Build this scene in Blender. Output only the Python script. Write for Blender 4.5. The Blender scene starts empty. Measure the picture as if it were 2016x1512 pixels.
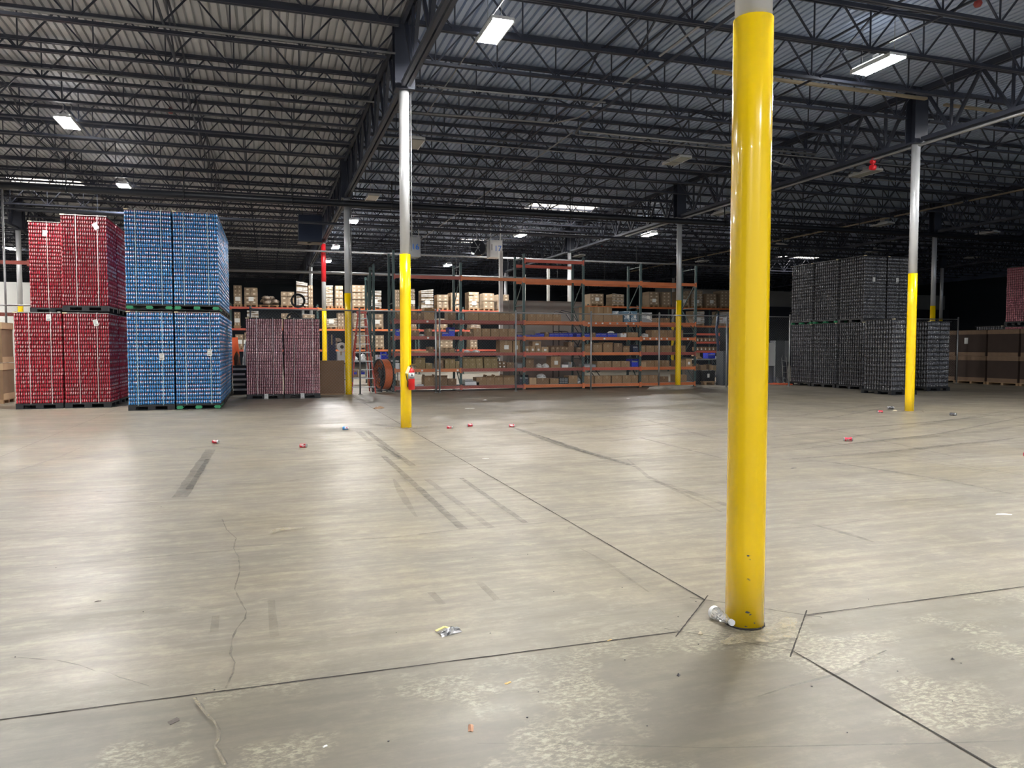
import bpy, math, random
import numpy as np
from mathutils import Vector, Matrix, noise as mnoise
random.seed(7)
PI = math.pi
col = bpy.context.scene.collection
sc = bpy.context.scene

# ------------------------------------------------------------------ camera
CAM_H = 1.55
FPX = 1492.0
YAW = math.radians(17.85)
PITCH = math.atan(72 / 1492)
cd = bpy.data.cameras.new('camera')
cd.sensor_fit = 'HORIZONTAL'; cd.sensor_width = 36.0
cd.lens = 36.0 * FPX / 2016.0
cd.clip_end = 300
cam = bpy.data.objects.new('camera', cd); col.objects.link(cam)
cam.location = (0, 0, CAM_H)
cam.rotation_euler = (PI / 2 - PITCH, 0, -YAW)
sc.camera = cam
# ------------------------------------------------------------------ world, view
w = bpy.data.worlds.new('world'); sc.world = w; w.use_nodes = True
w.node_tree.nodes['Background'].inputs[0].default_value = (0.75, 0.85, 1.0, 1)
w.node_tree.nodes['Background'].inputs[1].default_value = 0.20
sc.view_settings.view_transform = 'Standard'
sc.view_settings.look = 'None'
sc.view_settings.exposure = 1.68
sc.view_settings.gamma = 1.0
sc.view_settings.use_curve_mapping = False
sc.cycles.use_denoising = True
sc.cycles.max_bounces = 7
sc.cycles.diffuse_bounces = 4
sc.cycles.glossy_bounces = 3
sc.cycles.transparent_max_bounces = 16
sc.cycles.sample_clamp_indirect = 6.0
sc.cycles.sample_clamp_direct = 0.0
LAMP_POWER = 150.0       # radiance of a lit lens
SKYLIGHT_POWER = 3.0

# ------------------------------------------------------------------ pixel -> place helpers
_F = (math.sin(YAW) * math.cos(PITCH), math.cos(YAW) * math.cos(PITCH), -math.sin(PITCH))
_R = (math.cos(YAW), -math.sin(YAW), 0.0)
_U = (math.sin(YAW) * math.sin(PITCH), math.cos(YAW) * math.sin(PITCH), math.cos(PITCH))
def ray(px, py):
    x = (px - 1008) / FPX; y = (756 - py) / FPX
    return [_F[i] + x * _R[i] + y * _U[i] for i in range(3)]
def atZ(px, py, Z=0.0):
    d = ray(px, py); t = (Z - CAM_H) / d[2]; return (d[0] * t, d[1] * t, Z)
def atY(px, py, Y):
    d = ray(px, py); t = Y / d[1]; return (d[0] * t, Y, CAM_H + d[2] * t)
def atX(px, py, X):
    d = ray(px, py); t = X / d[0]; return (X, d[1] * t, CAM_H + d[2] * t)

# ------------------------------------------------------------------ materials
MATS = {}
class NT:
    def __init__(s, name):
        s.m = bpy.data.materials.new(name); s.m.use_nodes = True
        s.t = s.m.node_tree; s.b = s.t.nodes['Principled BSDF']
    def n(s, typ, **kw):
        nd = s.t.nodes.new(typ)
        for k, v in kw.items(): setattr(nd, k, v)
        return nd
    def l(s, a, b): s.t.links.new(a, b)
    def put(s, sock, v):
        if hasattr(v, 'is_linked') or hasattr(v, 'links'): s.l(v, sock)
        else: sock.default_value = v
    def math(s, op, a, b=0.0, c=0.0, clamp=False):
        nd = s.n('ShaderNodeMath', operation=op); nd.use_clamp = clamp
        s.put(nd.inputs[0], a); s.put(nd.inputs[1], b); s.put(nd.inputs[2], c)
        return nd.outputs[0]
    def mix(s, f, a, b):
        nd = s.n('ShaderNodeMix', data_type='RGBA')
        s.put(nd.inputs['Factor'], f); s.put(nd.inputs[6], a); s.put(nd.inputs[7], b)
        return nd.outputs[2]
    def mul(s, a, b):
        nd = s.n('ShaderNodeMix', data_type='RGBA', blend_type='MULTIPLY')
        nd.inputs['Factor'].default_value = 1.0
        s.put(nd.inputs[6], a); s.put(nd.inputs[7], b)
        return nd.outputs[2]
    def noise(s, vec, scale, detail=4.0, rough=0.55):
        nd = s.n('ShaderNodeTexNoise'); nd.inputs['Scale'].default_value = scale
        nd.inputs['Detail'].default_value = detail; nd.inputs['Roughness'].default_value = rough
        if vec is not None: s.l(vec, nd.inputs['Vector'])
        return nd.outputs[0]
    def mapping(s, vec, scale=(1, 1, 1), rot=(0, 0, 0)):
        nd = s.n('ShaderNodeMapping'); nd.inputs['Scale'].default_value = scale
        nd.inputs['Rotation'].default_value = rot; s.l(vec, nd.inputs[0]); return nd.outputs[0]
    def ramp(s, v, lo, hi, a=0.0, b=1.0):
        nd = s.n('ShaderNodeMapRange'); s.put(nd.inputs[0], v)
        nd.inputs[1].default_value = lo; nd.inputs[2].default_value = hi
        nd.inputs[3].default_value = a; nd.inputs[4].default_value = b
        return nd.outputs[0]
    def bump(s, h, strength=0.2, dist=0.01):
        nd = s.n('ShaderNodeBump'); nd.inputs['Strength'].default_value = strength
        nd.inputs['Distance'].default_value = dist; s.l(h, nd.inputs['Height'])
        s.l(nd.outputs[0], s.b.inputs['Normal'])
def C(r, g, b): return (r, g, b, 1.0)
def mat(name, c, rough=0.6, metal=0.0, var=0.0, vscale=6.0, coat=0.0):
    if name in MATS: return MATS[name]
    k = NT(name)
    k.b.inputs['Roughness'].default_value = rough
    k.b.inputs['Metallic'].default_value = metal
    k.b.inputs['Coat Weight'].default_value = coat
    c = C(*c)
    if var > 0:
        tc = k.n('ShaderNodeTexCoord')
        n1 = k.noise(tc.outputs['Object'], vscale, 4)
        f = k.ramp(n1, 0.3, 0.7, 1 - var, 1 + var)
        cc = k.n('ShaderNodeCombineColor')
        for i in range(3): k.l(f, cc.inputs[i])
        k.l(k.mul(c, cc.outputs[0]), k.b.inputs['Base Color'])
    else:
        k.b.inputs['Base Color'].default_value = c
    MATS[name] = k.m
    return k.m
def emit(name, c, s):
    k = NT(name)
    k.b.inputs['Base Color'].default_value = C(0.8, 0.8, 0.8)
    k.b.inputs['Emission Color'].default_value = C(*c)
    k.b.inputs['Emission Strength'].default_value = s
    MATS[name] = k.m; return k.m

steel_dark = mat('dark painted steel', (0.038, 0.044, 0.066), 0.5, 0.1, 0.15, 2)
steel_black = mat('black pipe', (0.012, 0.014, 0.02), 0.4, 0.2)
galv = mat('galvanised steel', (0.42, 0.43, 0.44), 0.38, 0.75, 0.12, 8)
silver = mat('aluminium paint', (0.68, 0.69, 0.71), 0.3, 0.35, 0.05, 3)
conduit = mat('pale conduit', (0.30, 0.30, 0.31), 0.4, 0.5)
yellow = mat('yellow paint', (0.95, 0.63, 0.0), 0.25, 0.0, 0.03, 2, coat=0.5)
redpaint = mat('red paint', (0.75, 0.02, 0.03), 0.35)
whitepaint = mat('white paint', (0.75, 0.75, 0.73), 0.5, 0, 0.05)
orange = mat('orange beam', (0.62, 0.17, 0.05), 0.45, 0.0, 0.12, 1.5)
rust = mat('dark red beam', (0.33, 0.075, 0.055), 0.5, 0.0, 0.12, 1.5)
redorange = mat('red orange beam', (0.55, 0.10, 0.06), 0.45, 0.0, 0.12, 1.5)
rackgreen = mat('green upright', (0.045, 0.085, 0.085), 0.45, 0.1, 0.1, 3)
kraft = mat('kraft board', (0.30, 0.19, 0.10), 0.8, 0, 0.10, 3)
kraft2 = mat('brown board', (0.20, 0.125, 0.07), 0.85, 0, 0.10, 3)
kraft3 = mat('olive board', (0.27, 0.20, 0.09), 0.8, 0, 0.10, 3)
kraft4 = mat('light board', (0.45, 0.31, 0.18), 0.75, 0, 0.08, 3)
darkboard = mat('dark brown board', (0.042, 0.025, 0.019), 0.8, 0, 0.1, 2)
tape = mat('parcel tape', (0.38, 0.27, 0.16), 0.35)
paper = mat('white paper', (0.80, 0.80, 0.77), 0.7)
ink = mat('ink', (0.06, 0.06, 0.07), 0.7)
bluebin = mat('blue plastic', (0.010, 0.035, 0.55), 0.4)
navy = mat('navy plastic', (0.012, 0.022, 0.07), 0.4)
blackpl = mat('black plastic', (0.014, 0.015, 0.018), 0.5)
greenpl = mat('green plastic', (0.03, 0.28, 0.12), 0.5)
palletwood = mat('pallet wood', (0.34, 0.22, 0.12), 0.8, 0, 0.15, 5)
whitepl = mat('white plastic', (0.72, 0.73, 0.74), 0.35)
greypl = mat('grey plastic', (0.28, 0.29, 0.30), 0.5)
bluewrap = mat('blue shrink wrap', (0.10, 0.19, 0.27), 0.3, 0, 0.3, 9)
tanwood = mat('tan strip', (0.30, 0.25, 0.18), 0.7)
wallgrey = mat('grey block wall', (0.30, 0.295, 0.275), 0.8, 0, 0.06, 0.8)
wallwhite = mat('white wall', (0.62, 0.62, 0.60), 0.8, 0, 0.05, 0.8)
walldark = mat('dark wall', (0.035, 0.045, 0.06), 0.8, 0, 0.1, 0.5)
sheetmat = mat('tier sheet', (0.05, 0.035, 0.03), 0.7)
lens_on = emit('lit lens', (1.0, 0.985, 0.95), LAMP_POWER)
added_glow_em = emit('added uplight', (1.0, 0.985, 0.95), LAMP_POWER * 0.035)
lens_off = mat('unlit lens', (0.42, 0.43, 0.40), 0.25)
sky_em = emit('skylight dome', (1.0, 0.93, 0.86), SKYLIGHT_POWER)

def floor_material():
    k = NT('polished concrete')
    g = k.n('ShaderNodeNewGeometry').outputs['Position']
    streak = k.noise(k.mapping(g, (0.05, 1.7, 1)), 1.0, 7, 0.62)
    streak2 = k.noise(k.mapping(g, (0.16, 6.0, 1), (0, 0, 0.03)), 1.3, 5, 0.6)
    diag = k.noise(k.mapping(g, (0.07, 2.6, 1), (0, 0, -0.30)), 1.0, 5, 0.6)
    big = k.noise(g, 0.13, 3, 0.5)
    mid = k.noise(g, 0.8, 6, 0.6)
    fine = k.noise(g, 14.0, 6, 0.7)
    patchy = k.ramp(k.noise(k.mapping(g, (0.45, 1.1, 1)), 1.0, 5, 0.65), 0.34, 0.62, 0.15, 1.0)
    wisp = k.noise(k.mapping(g, (1.1, 7.0, 1), (0, 0, 0.10)), 2.0, 6, 0.7)
    speck = k.noise(k.mapping(g, (1, 1.8, 1)), 26.0, 5, 0.75)
    c = k.mix(k.ramp(big, 0.35, 0.65), C(0.330, 0.294, 0.247), C(0.314, 0.290, 0.224))
    c = k.mix(k.math('MULTIPLY', patchy, k.ramp(streak, 0.42, 0.66, 0, 0.75)), c, C(0.231, 0.211, 0.182))
    c = k.mix(k.math('MULTIPLY', patchy, k.ramp(streak2, 0.46, 0.74, 0, 0.75)), c, C(0.218, 0.201, 0.175))
    c = k.mix(k.ramp(streak2, 0.47, 0.32, 0, 0.6), c, C(0.396, 0.363, 0.277))
    # arcs of tyre dirt, right half of the bay
    sep = k.n('ShaderNodeSeparateXYZ'); k.l(g, sep.inputs[0])
    right = k.ramp(sep.outputs[0], 3.0, 8.0)
    dm = k.math('MULTIPLY', k.ramp(diag, 0.50, 0.66, 0, 0.65), right)
    c = k.mix(dm, c, C(0.145, 0.132, 0.109))
    c = k.mix(k.ramp(mid, 0.47, 0.60, 0, 0.5), c, C(0.218, 0.205, 0.185))
    c = k.mix(k.math('MULTIPLY', patchy, k.ramp(wisp, 0.49, 0.62, 0, 0.7)), c, C(0.205, 0.190, 0.165))
    c = k.mix(k.ramp(wisp, 0.46, 0.36, 0, 0.45), c, C(0.42, 0.385, 0.30))
    wisp2 = k.noise(k.mapping(g, (0.5, 4.0, 1), (0, 0, -0.42)), 1.4, 6, 0.7)
    c = k.mix(k.ramp(wisp2, 0.53, 0.63, 0, 0.55), c, C(0.195, 0.185, 0.150))
    warm = k.ramp(k.noise(g, 0.22, 3), 0.52, 0.66, 0, 0.4)
    c = k.mix(warm, c, C(0.36, 0.315, 0.215))
    blot = k.noise(k.mapping(g, (1.0, 2.2, 1)), 3.2, 6, 0.75)
    c = k.mix(k.ramp(blot, 0.50, 0.62, 0, 0.45), c, C(0.21, 0.195, 0.17))
    c = k.mix(k.ramp(blot, 0.47, 0.37, 0, 0.45), c, C(0.44, 0.41, 0.33))
    c = k.mix(k.ramp(fine, 0.45, 0.62, 0, 0.35), c, C(0.198, 0.185, 0.165))
    # worn cream speckle in the slab nearest the camera
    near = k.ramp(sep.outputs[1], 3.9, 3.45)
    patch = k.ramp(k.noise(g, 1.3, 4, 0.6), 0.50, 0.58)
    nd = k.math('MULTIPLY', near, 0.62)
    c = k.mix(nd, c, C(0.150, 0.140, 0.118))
    sp = k.math('MULTIPLY', k.math('MULTIPLY', near, patch), k.ramp(speck, 0.46, 0.60, 0, 0.75))
    c = k.mul(c, C(0.89, 0.86, 0.815))
    c = k.mix(sp, c, C(0.409, 0.376, 0.277))
    k.l(c, k.b.inputs['Base Color'])
    r = k.ramp(mid, 0.35, 0.65, 0.315, 0.46)
    r2 = k.math('ADD', r, k.ramp(streak2, 0.25, 0.75, -0.03, 0.08))
    k.l(k.math('MAXIMUM', r2, 0.285), k.b.inputs['Roughness'])
    k.b.inputs['Specular IOR Level'].default_value = 0.45
    k.bump(fine, 0.06, 0.002)
    return k.m
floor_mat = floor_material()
joint_mat = mat('floor joint', (0.035, 0.03, 0.027), 0.9)
def mark_material(name, c, a, sc_=3.0, lo=0.35, hi=0.62):
    k = NT(name)
    g = k.n('ShaderNodeNewGeometry').outputs['Position']
    n1 = k.noise(g, sc_, 5, 0.7)
    k.b.inputs['Base Color'].default_value = C(*c); k.b.inputs['Roughness'].default_value = 0.5
    k.l(k.ramp(n1, lo, hi, a * 0.25, a), k.b.inputs['Alpha'])
    return k.m
tyre_mat = mark_material('tyre mark', (0.06, 0.057, 0.055), 0.40, 11.0, 0.36, 0.66)
tyre_faint = mark_material('faint tyre mark', (0.08, 0.075, 0.065), 0.24, 6.0, 0.38, 0.66)
crack_mat = mark_material('hairline crack', (0.08, 0.07, 0.06), 0.5, 7)
pale_mat = mark_material('pale worn patch', (0.46, 0.40, 0.27), 0.6, 14, 0.45, 0.6)

def deck_material():
    k = NT('corrugated deck')
    g = k.n('ShaderNodeNewGeometry').outputs['Position']
    sep = k.n('ShaderNodeSeparateXYZ'); k.l(g, sep.inputs[0])
    n1 = k.noise(k.mapping(g, (1.2, 0.15, 1)), 1.0, 4)
    n2 = k.noise(g, 0.25, 3)
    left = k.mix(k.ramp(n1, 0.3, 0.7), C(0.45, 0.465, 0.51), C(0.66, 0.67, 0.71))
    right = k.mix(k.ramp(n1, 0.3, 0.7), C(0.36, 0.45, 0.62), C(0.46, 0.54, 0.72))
    f = k.math('GREATER_THAN', sep.outputs[0], 2.54)     # bluer deck colour right of the main girder
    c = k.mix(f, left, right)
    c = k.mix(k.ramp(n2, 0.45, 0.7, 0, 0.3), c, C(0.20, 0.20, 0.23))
    k.l(c, k.b.inputs['Base Color']); k.b.inputs['Roughness'].default_value = 0.55
    k.b.inputs['Metallic'].default_value = 0.1
    return k.m
deck_mat = deck_material()

def can_material(name, kind):
    k = NT(name)
    uv = k.n('ShaderNodeTexCoord').outputs['UV']
    sep = k.n('ShaderNodeSeparateXYZ'); k.l(uv, sep.inputs[0])
    u, v = sep.outputs[0], sep.outputs[1]
    fu = k.math('FRACT', k.math('MULTIPLY', u, 2.0))      # the design twice round the can
    def disc(cx, cy, ax, ay):
        a = k.math('DIVIDE', k.math('SUBTRACT', fu, cx), ax)
        b = k.math('DIVIDE', k.math('SUBTRACT', v, cy), ay)
        d = k.math('ADD', k.math('MULTIPLY', a, a), k.math('MULTIPLY', b, b))
        return k.math('LESS_THAN', d, 1.0)
    def band(lo, hi, x=v):
        return k.math('MULTIPLY', k.math('GREATER_THAN', x, lo), k.math('LESS_THAN', x, hi))
    if kind == 'red':
        c = C(0.80, 0.06, 0.10)
        c = k.mix(disc(0.5, 0.56, 0.26, 0.26), c, C(0.90, 0.66, 0.68))
        c = k.mix(disc(0.42, 0.68, 0.12, 0.12), c, C(0.60, 0.02, 0.05))
        c = k.mix(k.math('MULTIPLY', band(0.16, 0.30), band(0.3, 0.62, fu)), c, C(0.80, 0.6, 0.6))
    elif kind == 'blue':
        c = C(0.10, 0.40, 0.88)
        c = k.mix(disc(0.5, 0.62, 0.30, 0.26), c, C(0.80, 0.84, 0.98))
        c = k.mix(disc(0.5, 0.76, 0.20, 0.10), c, C(0.72, 0.20, 0.26))
        c = k.mix(k.math('MULTIPLY', band(0.18, 0.42), band(0.44, 0.56, fu)), c, C(0.20, 0.50, 0.85))
        c = k.mix(band(0.02, 0.07), c, C(0.3, 0.6, 0.8))
    elif kind == 'pink':
        c = C(0.50, 0.18, 0.22)
        c = k.mix(band(0.24, 0.70, fu), c, C(0.88, 0.62, 0.65))
        c = k.mix(disc(0.5, 0.5, 0.10, 0.25), c, C(0.30, 0.05, 0.08))
    else:
        c = C(0.15, 0.152, 0.17)
        c = k.mix(k.math('MULTIPLY', band(0.15, 0.82), band(0.44, 0.58, fu)), c, C(0.55, 0.56, 0.58))
        c = k.mix(disc(0.5, 0.62, 0.2, 0.10), c, C(0.02, 0.02, 0.025))
        c = k.mix(disc(0.2, 0.3, 0.06, 0.10), c, C(0.35, 0.36, 0.38))
    k.put(k.b.inputs['Base Color'], c)
    k.b.inputs['Roughness'].default_value = 0.30
    k.b.inputs['Metallic'].default_value = 0.7
    MATS[name] = k.m
    return k.m
canmat = {q: can_material(q + ' printed can', q) for q in ('red', 'blue', 'pink', 'black')}
rimmat = {'red': mat('red can neck in shade', (0.20, 0.03, 0.04), 0.35, 0.4), 'blue': mat('blue can neck in shade', (0.03, 0.10, 0.20), 0.35, 0.4),  # red and blue necks darkened to paint the shadow between can layers
          'pink': mat('pink can neck', (0.08, 0.02, 0.03), 0.35, 0.4), 'black': mat('bare can neck', (0.55, 0.56, 0.58), 0.3, 0.8)}
coremat = {'red': mat('red core', (0.05, 0.006, 0.01), 0.9), 'blue': mat('blue core', (0.006, 0.02, 0.06), 0.9),  # near-black box inside each stack, its colour standing in for interior shade
           'pink': mat('pink core', (0.03, 0.008, 0.012), 0.9), 'black': mat('black core', (0.006, 0.006, 0.008), 0.9)}

# ------------------------------------------------------------------ mesh builder
class MB:
    def __init__(s): s.v = []; s.f = []; s.m = []; s.s = []
    def face(s, idx, m=0, sm=False): s.f.append(idx); s.m.append(m); s.s.append(sm)
    def box(s, x0, x1, y0, y1, z0, z1, m=0):
        b = len(s.v)
        s.v += [(x0, y0, z0), (x1, y0, z0), (x1, y1, z0), (x0, y1, z0), (x0, y0, z1), (x1, y0, z1), (x1, y1, z1), (x0, y1, z1)]
        for q in ((0, 3, 2, 1), (4, 5, 6, 7), (0, 1, 5, 4), (1, 2, 6, 5), (2, 3, 7, 6), (3, 0, 4, 7)):
            s.face([b + i for i in q], m)
        return s
    def bar(s, p0, p1, w, h=None, m=0, up=(0, 0, 1)):
        h = w if h is None else h
        p0 = Vector(p0); p1 = Vector(p1); d = (p1 - p0).normalized(); u = Vector(up)
        if abs(d.dot(u)) > 0.95: u = Vector((0, 1, 0))
        x = d.cross(u).normalized() * (w / 2); y = x.cross(d).normalized() * (h / 2)
        b = len(s.v)
        for p in (p0, p1):
            for a, c in ((-1, -1), (1, -1), (1, 1), (-1, 1)): s.v.append(tuple(p + x * a + y * c))
        for q in ((0, 1, 2, 3), (7, 6, 5, 4), (0, 4, 5, 1), (1, 5, 6, 2), (2, 6, 7, 3), (3, 7, 4, 0)):
            s.face([b + i for i in q], m)
        return s
    def cyl(s, p0, p1, r, n=12, m=0, r1=None, caps=True):
        r1 = r if r1 is None else r1
        p0 = Vector(p0); p1 = Vector(p1); d = (p1 - p0).normalized()
        u = Vector((0, 0, 1)) if abs(d.z) < 0.9 else Vector((1, 0, 0))
        x = d.cross(u).normalized(); y = d.cross(x)
        b = len(s.v)
        for p, rr in ((p0, r), (p1, r1)):
            for i in range(n):
                a = 2 * PI * i / n; s.v.append(tuple(p + x * (rr * math.cos(a)) + y * (rr * math.sin(a))))
        for i in range(n):
            j = (i + 1) % n; s.face([b + i, b + n + i, b + n + j, b + j], m, True)
        if caps:
            s.face([b + i for i in range(n)], m); s.face([b + n + i for i in reversed(range(n))], m)
        return s
    def tube(s, pts, r, n=6, m=0):
        pts = [Vector(p) for p in pts]; b = len(s.v)
        for k, p in enumerate(pts):
            d = (pts[min(k + 1, len(pts) - 1)] - pts[max(k - 1, 0)]).normalized()
            u = Vector((0, 0, 1)) if abs(d.z) < 0.9 else Vector((1, 0, 0))
            x = d.cross(u).normalized(); y = d.cross(x)
            for i in range(n):
                a = 2 * PI * i / n; s.v.append(tuple(p + x * (r * math.cos(a)) + y * (r * math.sin(a))))
        for k in range(len(pts) - 1):
            for i in range(n):
                j = (i + 1) % n; s.face([b + k * n + i, b + (k + 1) * n + i, b + (k + 1) * n + j, b + k * n + j], m, True)
        s.face([b + i for i in range(n)], m); e = b + (len(pts) - 1) * n
        s.face([e + i for i in reversed(range(n))], m)
        return s
    def lathe(s, prof, n=24, m=0, c=(0, 0, 0), wob=None):
        b = len(s.v)
        for k, (r, z) in enumerate(prof):
            for i in range(n):
                a = 2 * PI * i / n; rr = r * (1 if wob is None else wob(a, z))
                s.v.append((c[0] + rr * math.cos(a), c[1] + rr * math.sin(a), c[2] + z))
        for k in range(len(prof) - 1):
            mm = m[k] if isinstance(m, (list, tuple)) else m
            for i in range(n):
                j = (i + 1) % n; s.face([b + k * n + i, b + k * n + j, b + (k + 1) * n + j, b + (k + 1) * n + i], mm, True)
        mm = m[0] if isinstance(m, (list, tuple)) else m
        s.face([b + i for i in reversed(range(n))], mm); e = b + (len(prof) - 1) * n
        mm = m[-1] if isinstance(m, (list, tuple)) else m
        s.face([e + i for i in range(n)], mm)
        return s
    def poly(s, pts, m=0):
        b = len(s.v); s.v += [tuple(p) for p in pts]; s.face(list(range(b, b + len(pts))), m); return s
    def prism(s, pts, z0, z1, m=0):
        n = len(pts); b = len(s.v)
        s.v += [(p[0], p[1], z0) for p in pts] + [(p[0], p[1], z1) for p in pts]
        s.face([b + i for i in reversed(range(n))], m); s.face([b + n + i for i in range(n)], m)
        for i in range(n):
            j = (i + 1) % n; s.face([b + i, b + j, b + n + j, b + n + i], m)
        return s
    def mesh(s, name, mats):
        me = bpy.data.meshes.new(name); me.from_pydata(s.v, [], s.f)
        for mt in (mats if isinstance(mats, (list, tuple)) else [mats]): me.materials.append(mt)
        me.polygons.foreach_set('material_index', s.m); me.polygons.foreach_set('use_smooth', s.s)
        me.update(); return me
    def build(s, name, mats, parent=None, loc=None, rot=None):
        return link(name, s.mesh(name, mats), parent, loc, rot)
def link(name, me, parent=None, loc=None, rot=None):
    o = bpy.data.objects.new(name, me); col.objects.link(o)
    if parent is not None: o.parent = parent
    if loc is not None: o.location = loc
    if rot is not None: o.rotation_euler = rot
    return o
def tag(o, label=None, cat=None, group=None, kind=None):
    if label: o['label'] = label
    if cat: o['category'] = cat
    if group: o['group'] = group
    if kind: o['kind'] = kind
    return o
def empty(name, loc=(0, 0, 0), rz=0.0):
    o = bpy.data.objects.new(name, None); col.objects.link(o)
    o.location = loc; o.rotation_euler = (0, 0, rz); o.empty_display_size = 0.2
    return o
def copy_tree(root, loc, rz=None, label=None, cat=None, group=None):
    r = root.copy(); col.objects.link(r); r.location = loc
    if rz is not None: r.rotation_euler = (0, 0, rz)
    tag(r, label, cat, group)
    for ch in root.children:
        c = ch.copy(); col.objects.link(c); c.parent = r
        for g in ch.children:
            d = g.copy(); col.objects.link(d); d.parent = c
    return r
def ordw(n):
    return ['first', 'second', 'third', 'fourth', 'fifth', 'sixth', 'seventh', 'eighth', 'ninth', 'tenth', 'eleventh', 'twelfth'][n] if n < 12 else f'{n+1}th'

# ------------------------------------------------------------------ grid of the hall
X0, Y0, BX, BY = 2.53, 3.59, 12.31, 10.95
Z_DECK, Z_TOP, Z_BOT, Z_GIRD = 7.78, 7.70, 6.98, 6.42
XL, XR, YF, YB = -24.0, 62.0, -12.0, 72.0

# ------------------------------------------------------------------ floor with its joints, cracks and marks
fl = MB()
fl.poly([(XL, YF, 0), (XR, YF, 0), (XR, YB, 0), (XL, YB, 0)], 0)
fz = [0.0004]
def strip(pts, wd, m, jit=0.0, seg=None, taper=False):
    fz[0] += 0.00003; z = fz[0]
    P = [Vector((p[0], p[1], 0)) for p in pts]
    if seg:
        Q = []
        for a, b in zip(P[:-1], P[1:]):
            n = max(1, int((b - a).length / seg))
            for i in range(n): Q.append(a.lerp(b, i / n))
        Q.append(P[-1]); P = Q
    b0 = len(fl.v); N = len(P)
    for k, p in enumerate(P):
        d = (P[min(k + 1, N - 1)] - P[max(k - 1, 0)]).normalized(); nx = Vector((-d.y, d.x, 0))
        ww = wd * (1 + random.uniform(-jit, jit)) / 2
        if taper: ww *= 0.25 + 0.75 * math.sin(PI * (k + 0.3) / (N - 1 + 0.6))
        off = nx * random.uniform(-jit, jit) * wd * 0.4
        for s_ in (-1, 1):
            q = p + off + nx * (s_ * ww); fl.v.append((q.x, q.y, z))
    for k in range(N - 1):
        a = b0 + 2 * k; fl.face([a, a + 2, a + 3, a + 1], m)
def pxs(pts): return [atZ(x, y)[:2] for x, y in pts]
DI = 0.41
for i in range(-2, 5):
    cx = X0 + BX * i
    for k in range(-1, 6):
        cy = Y0 + BY * k
        strip([(cx, cy + DI), (cx, cy + BY - DI)], 0.009, 1, 0.35, 0.12 if (i == 0 and k <= 0) else 1.0)
        strip([(cx + DI, cy), (cx + BX - DI, cy)], 0.008, 1, 0.35, 0.12 if (k == 0 and i in (-1, 0)) else 1.0)
        strip([(cx - BX / 2, cy), (cx - BX / 2, cy + BY)], 0.006, 1, 0.2, 2.0)
        near = (i == 0 and k == 0)
        for a, b, wd in (((0, DI), (DI, 0), 0.006), ((DI, 0), (0, -DI), 0.007), ((0, -DI), (-DI, 0), 0.0035), ((-DI, 0), (0, DI), 0.007)):
            e = 0.09 if near else 0.0
            dx, dy = b[0] - a[0], b[1] - a[1]; L = math.hypot(dx, dy)
            strip([(cx + a[0] - dx / L * e, cy + a[1] - dy / L * e), (cx + b[0] + dx / L * e, cy + b[1] + dy / L * e)],
                  wd, 1, 0.32, 0.03 if near else None)
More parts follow.
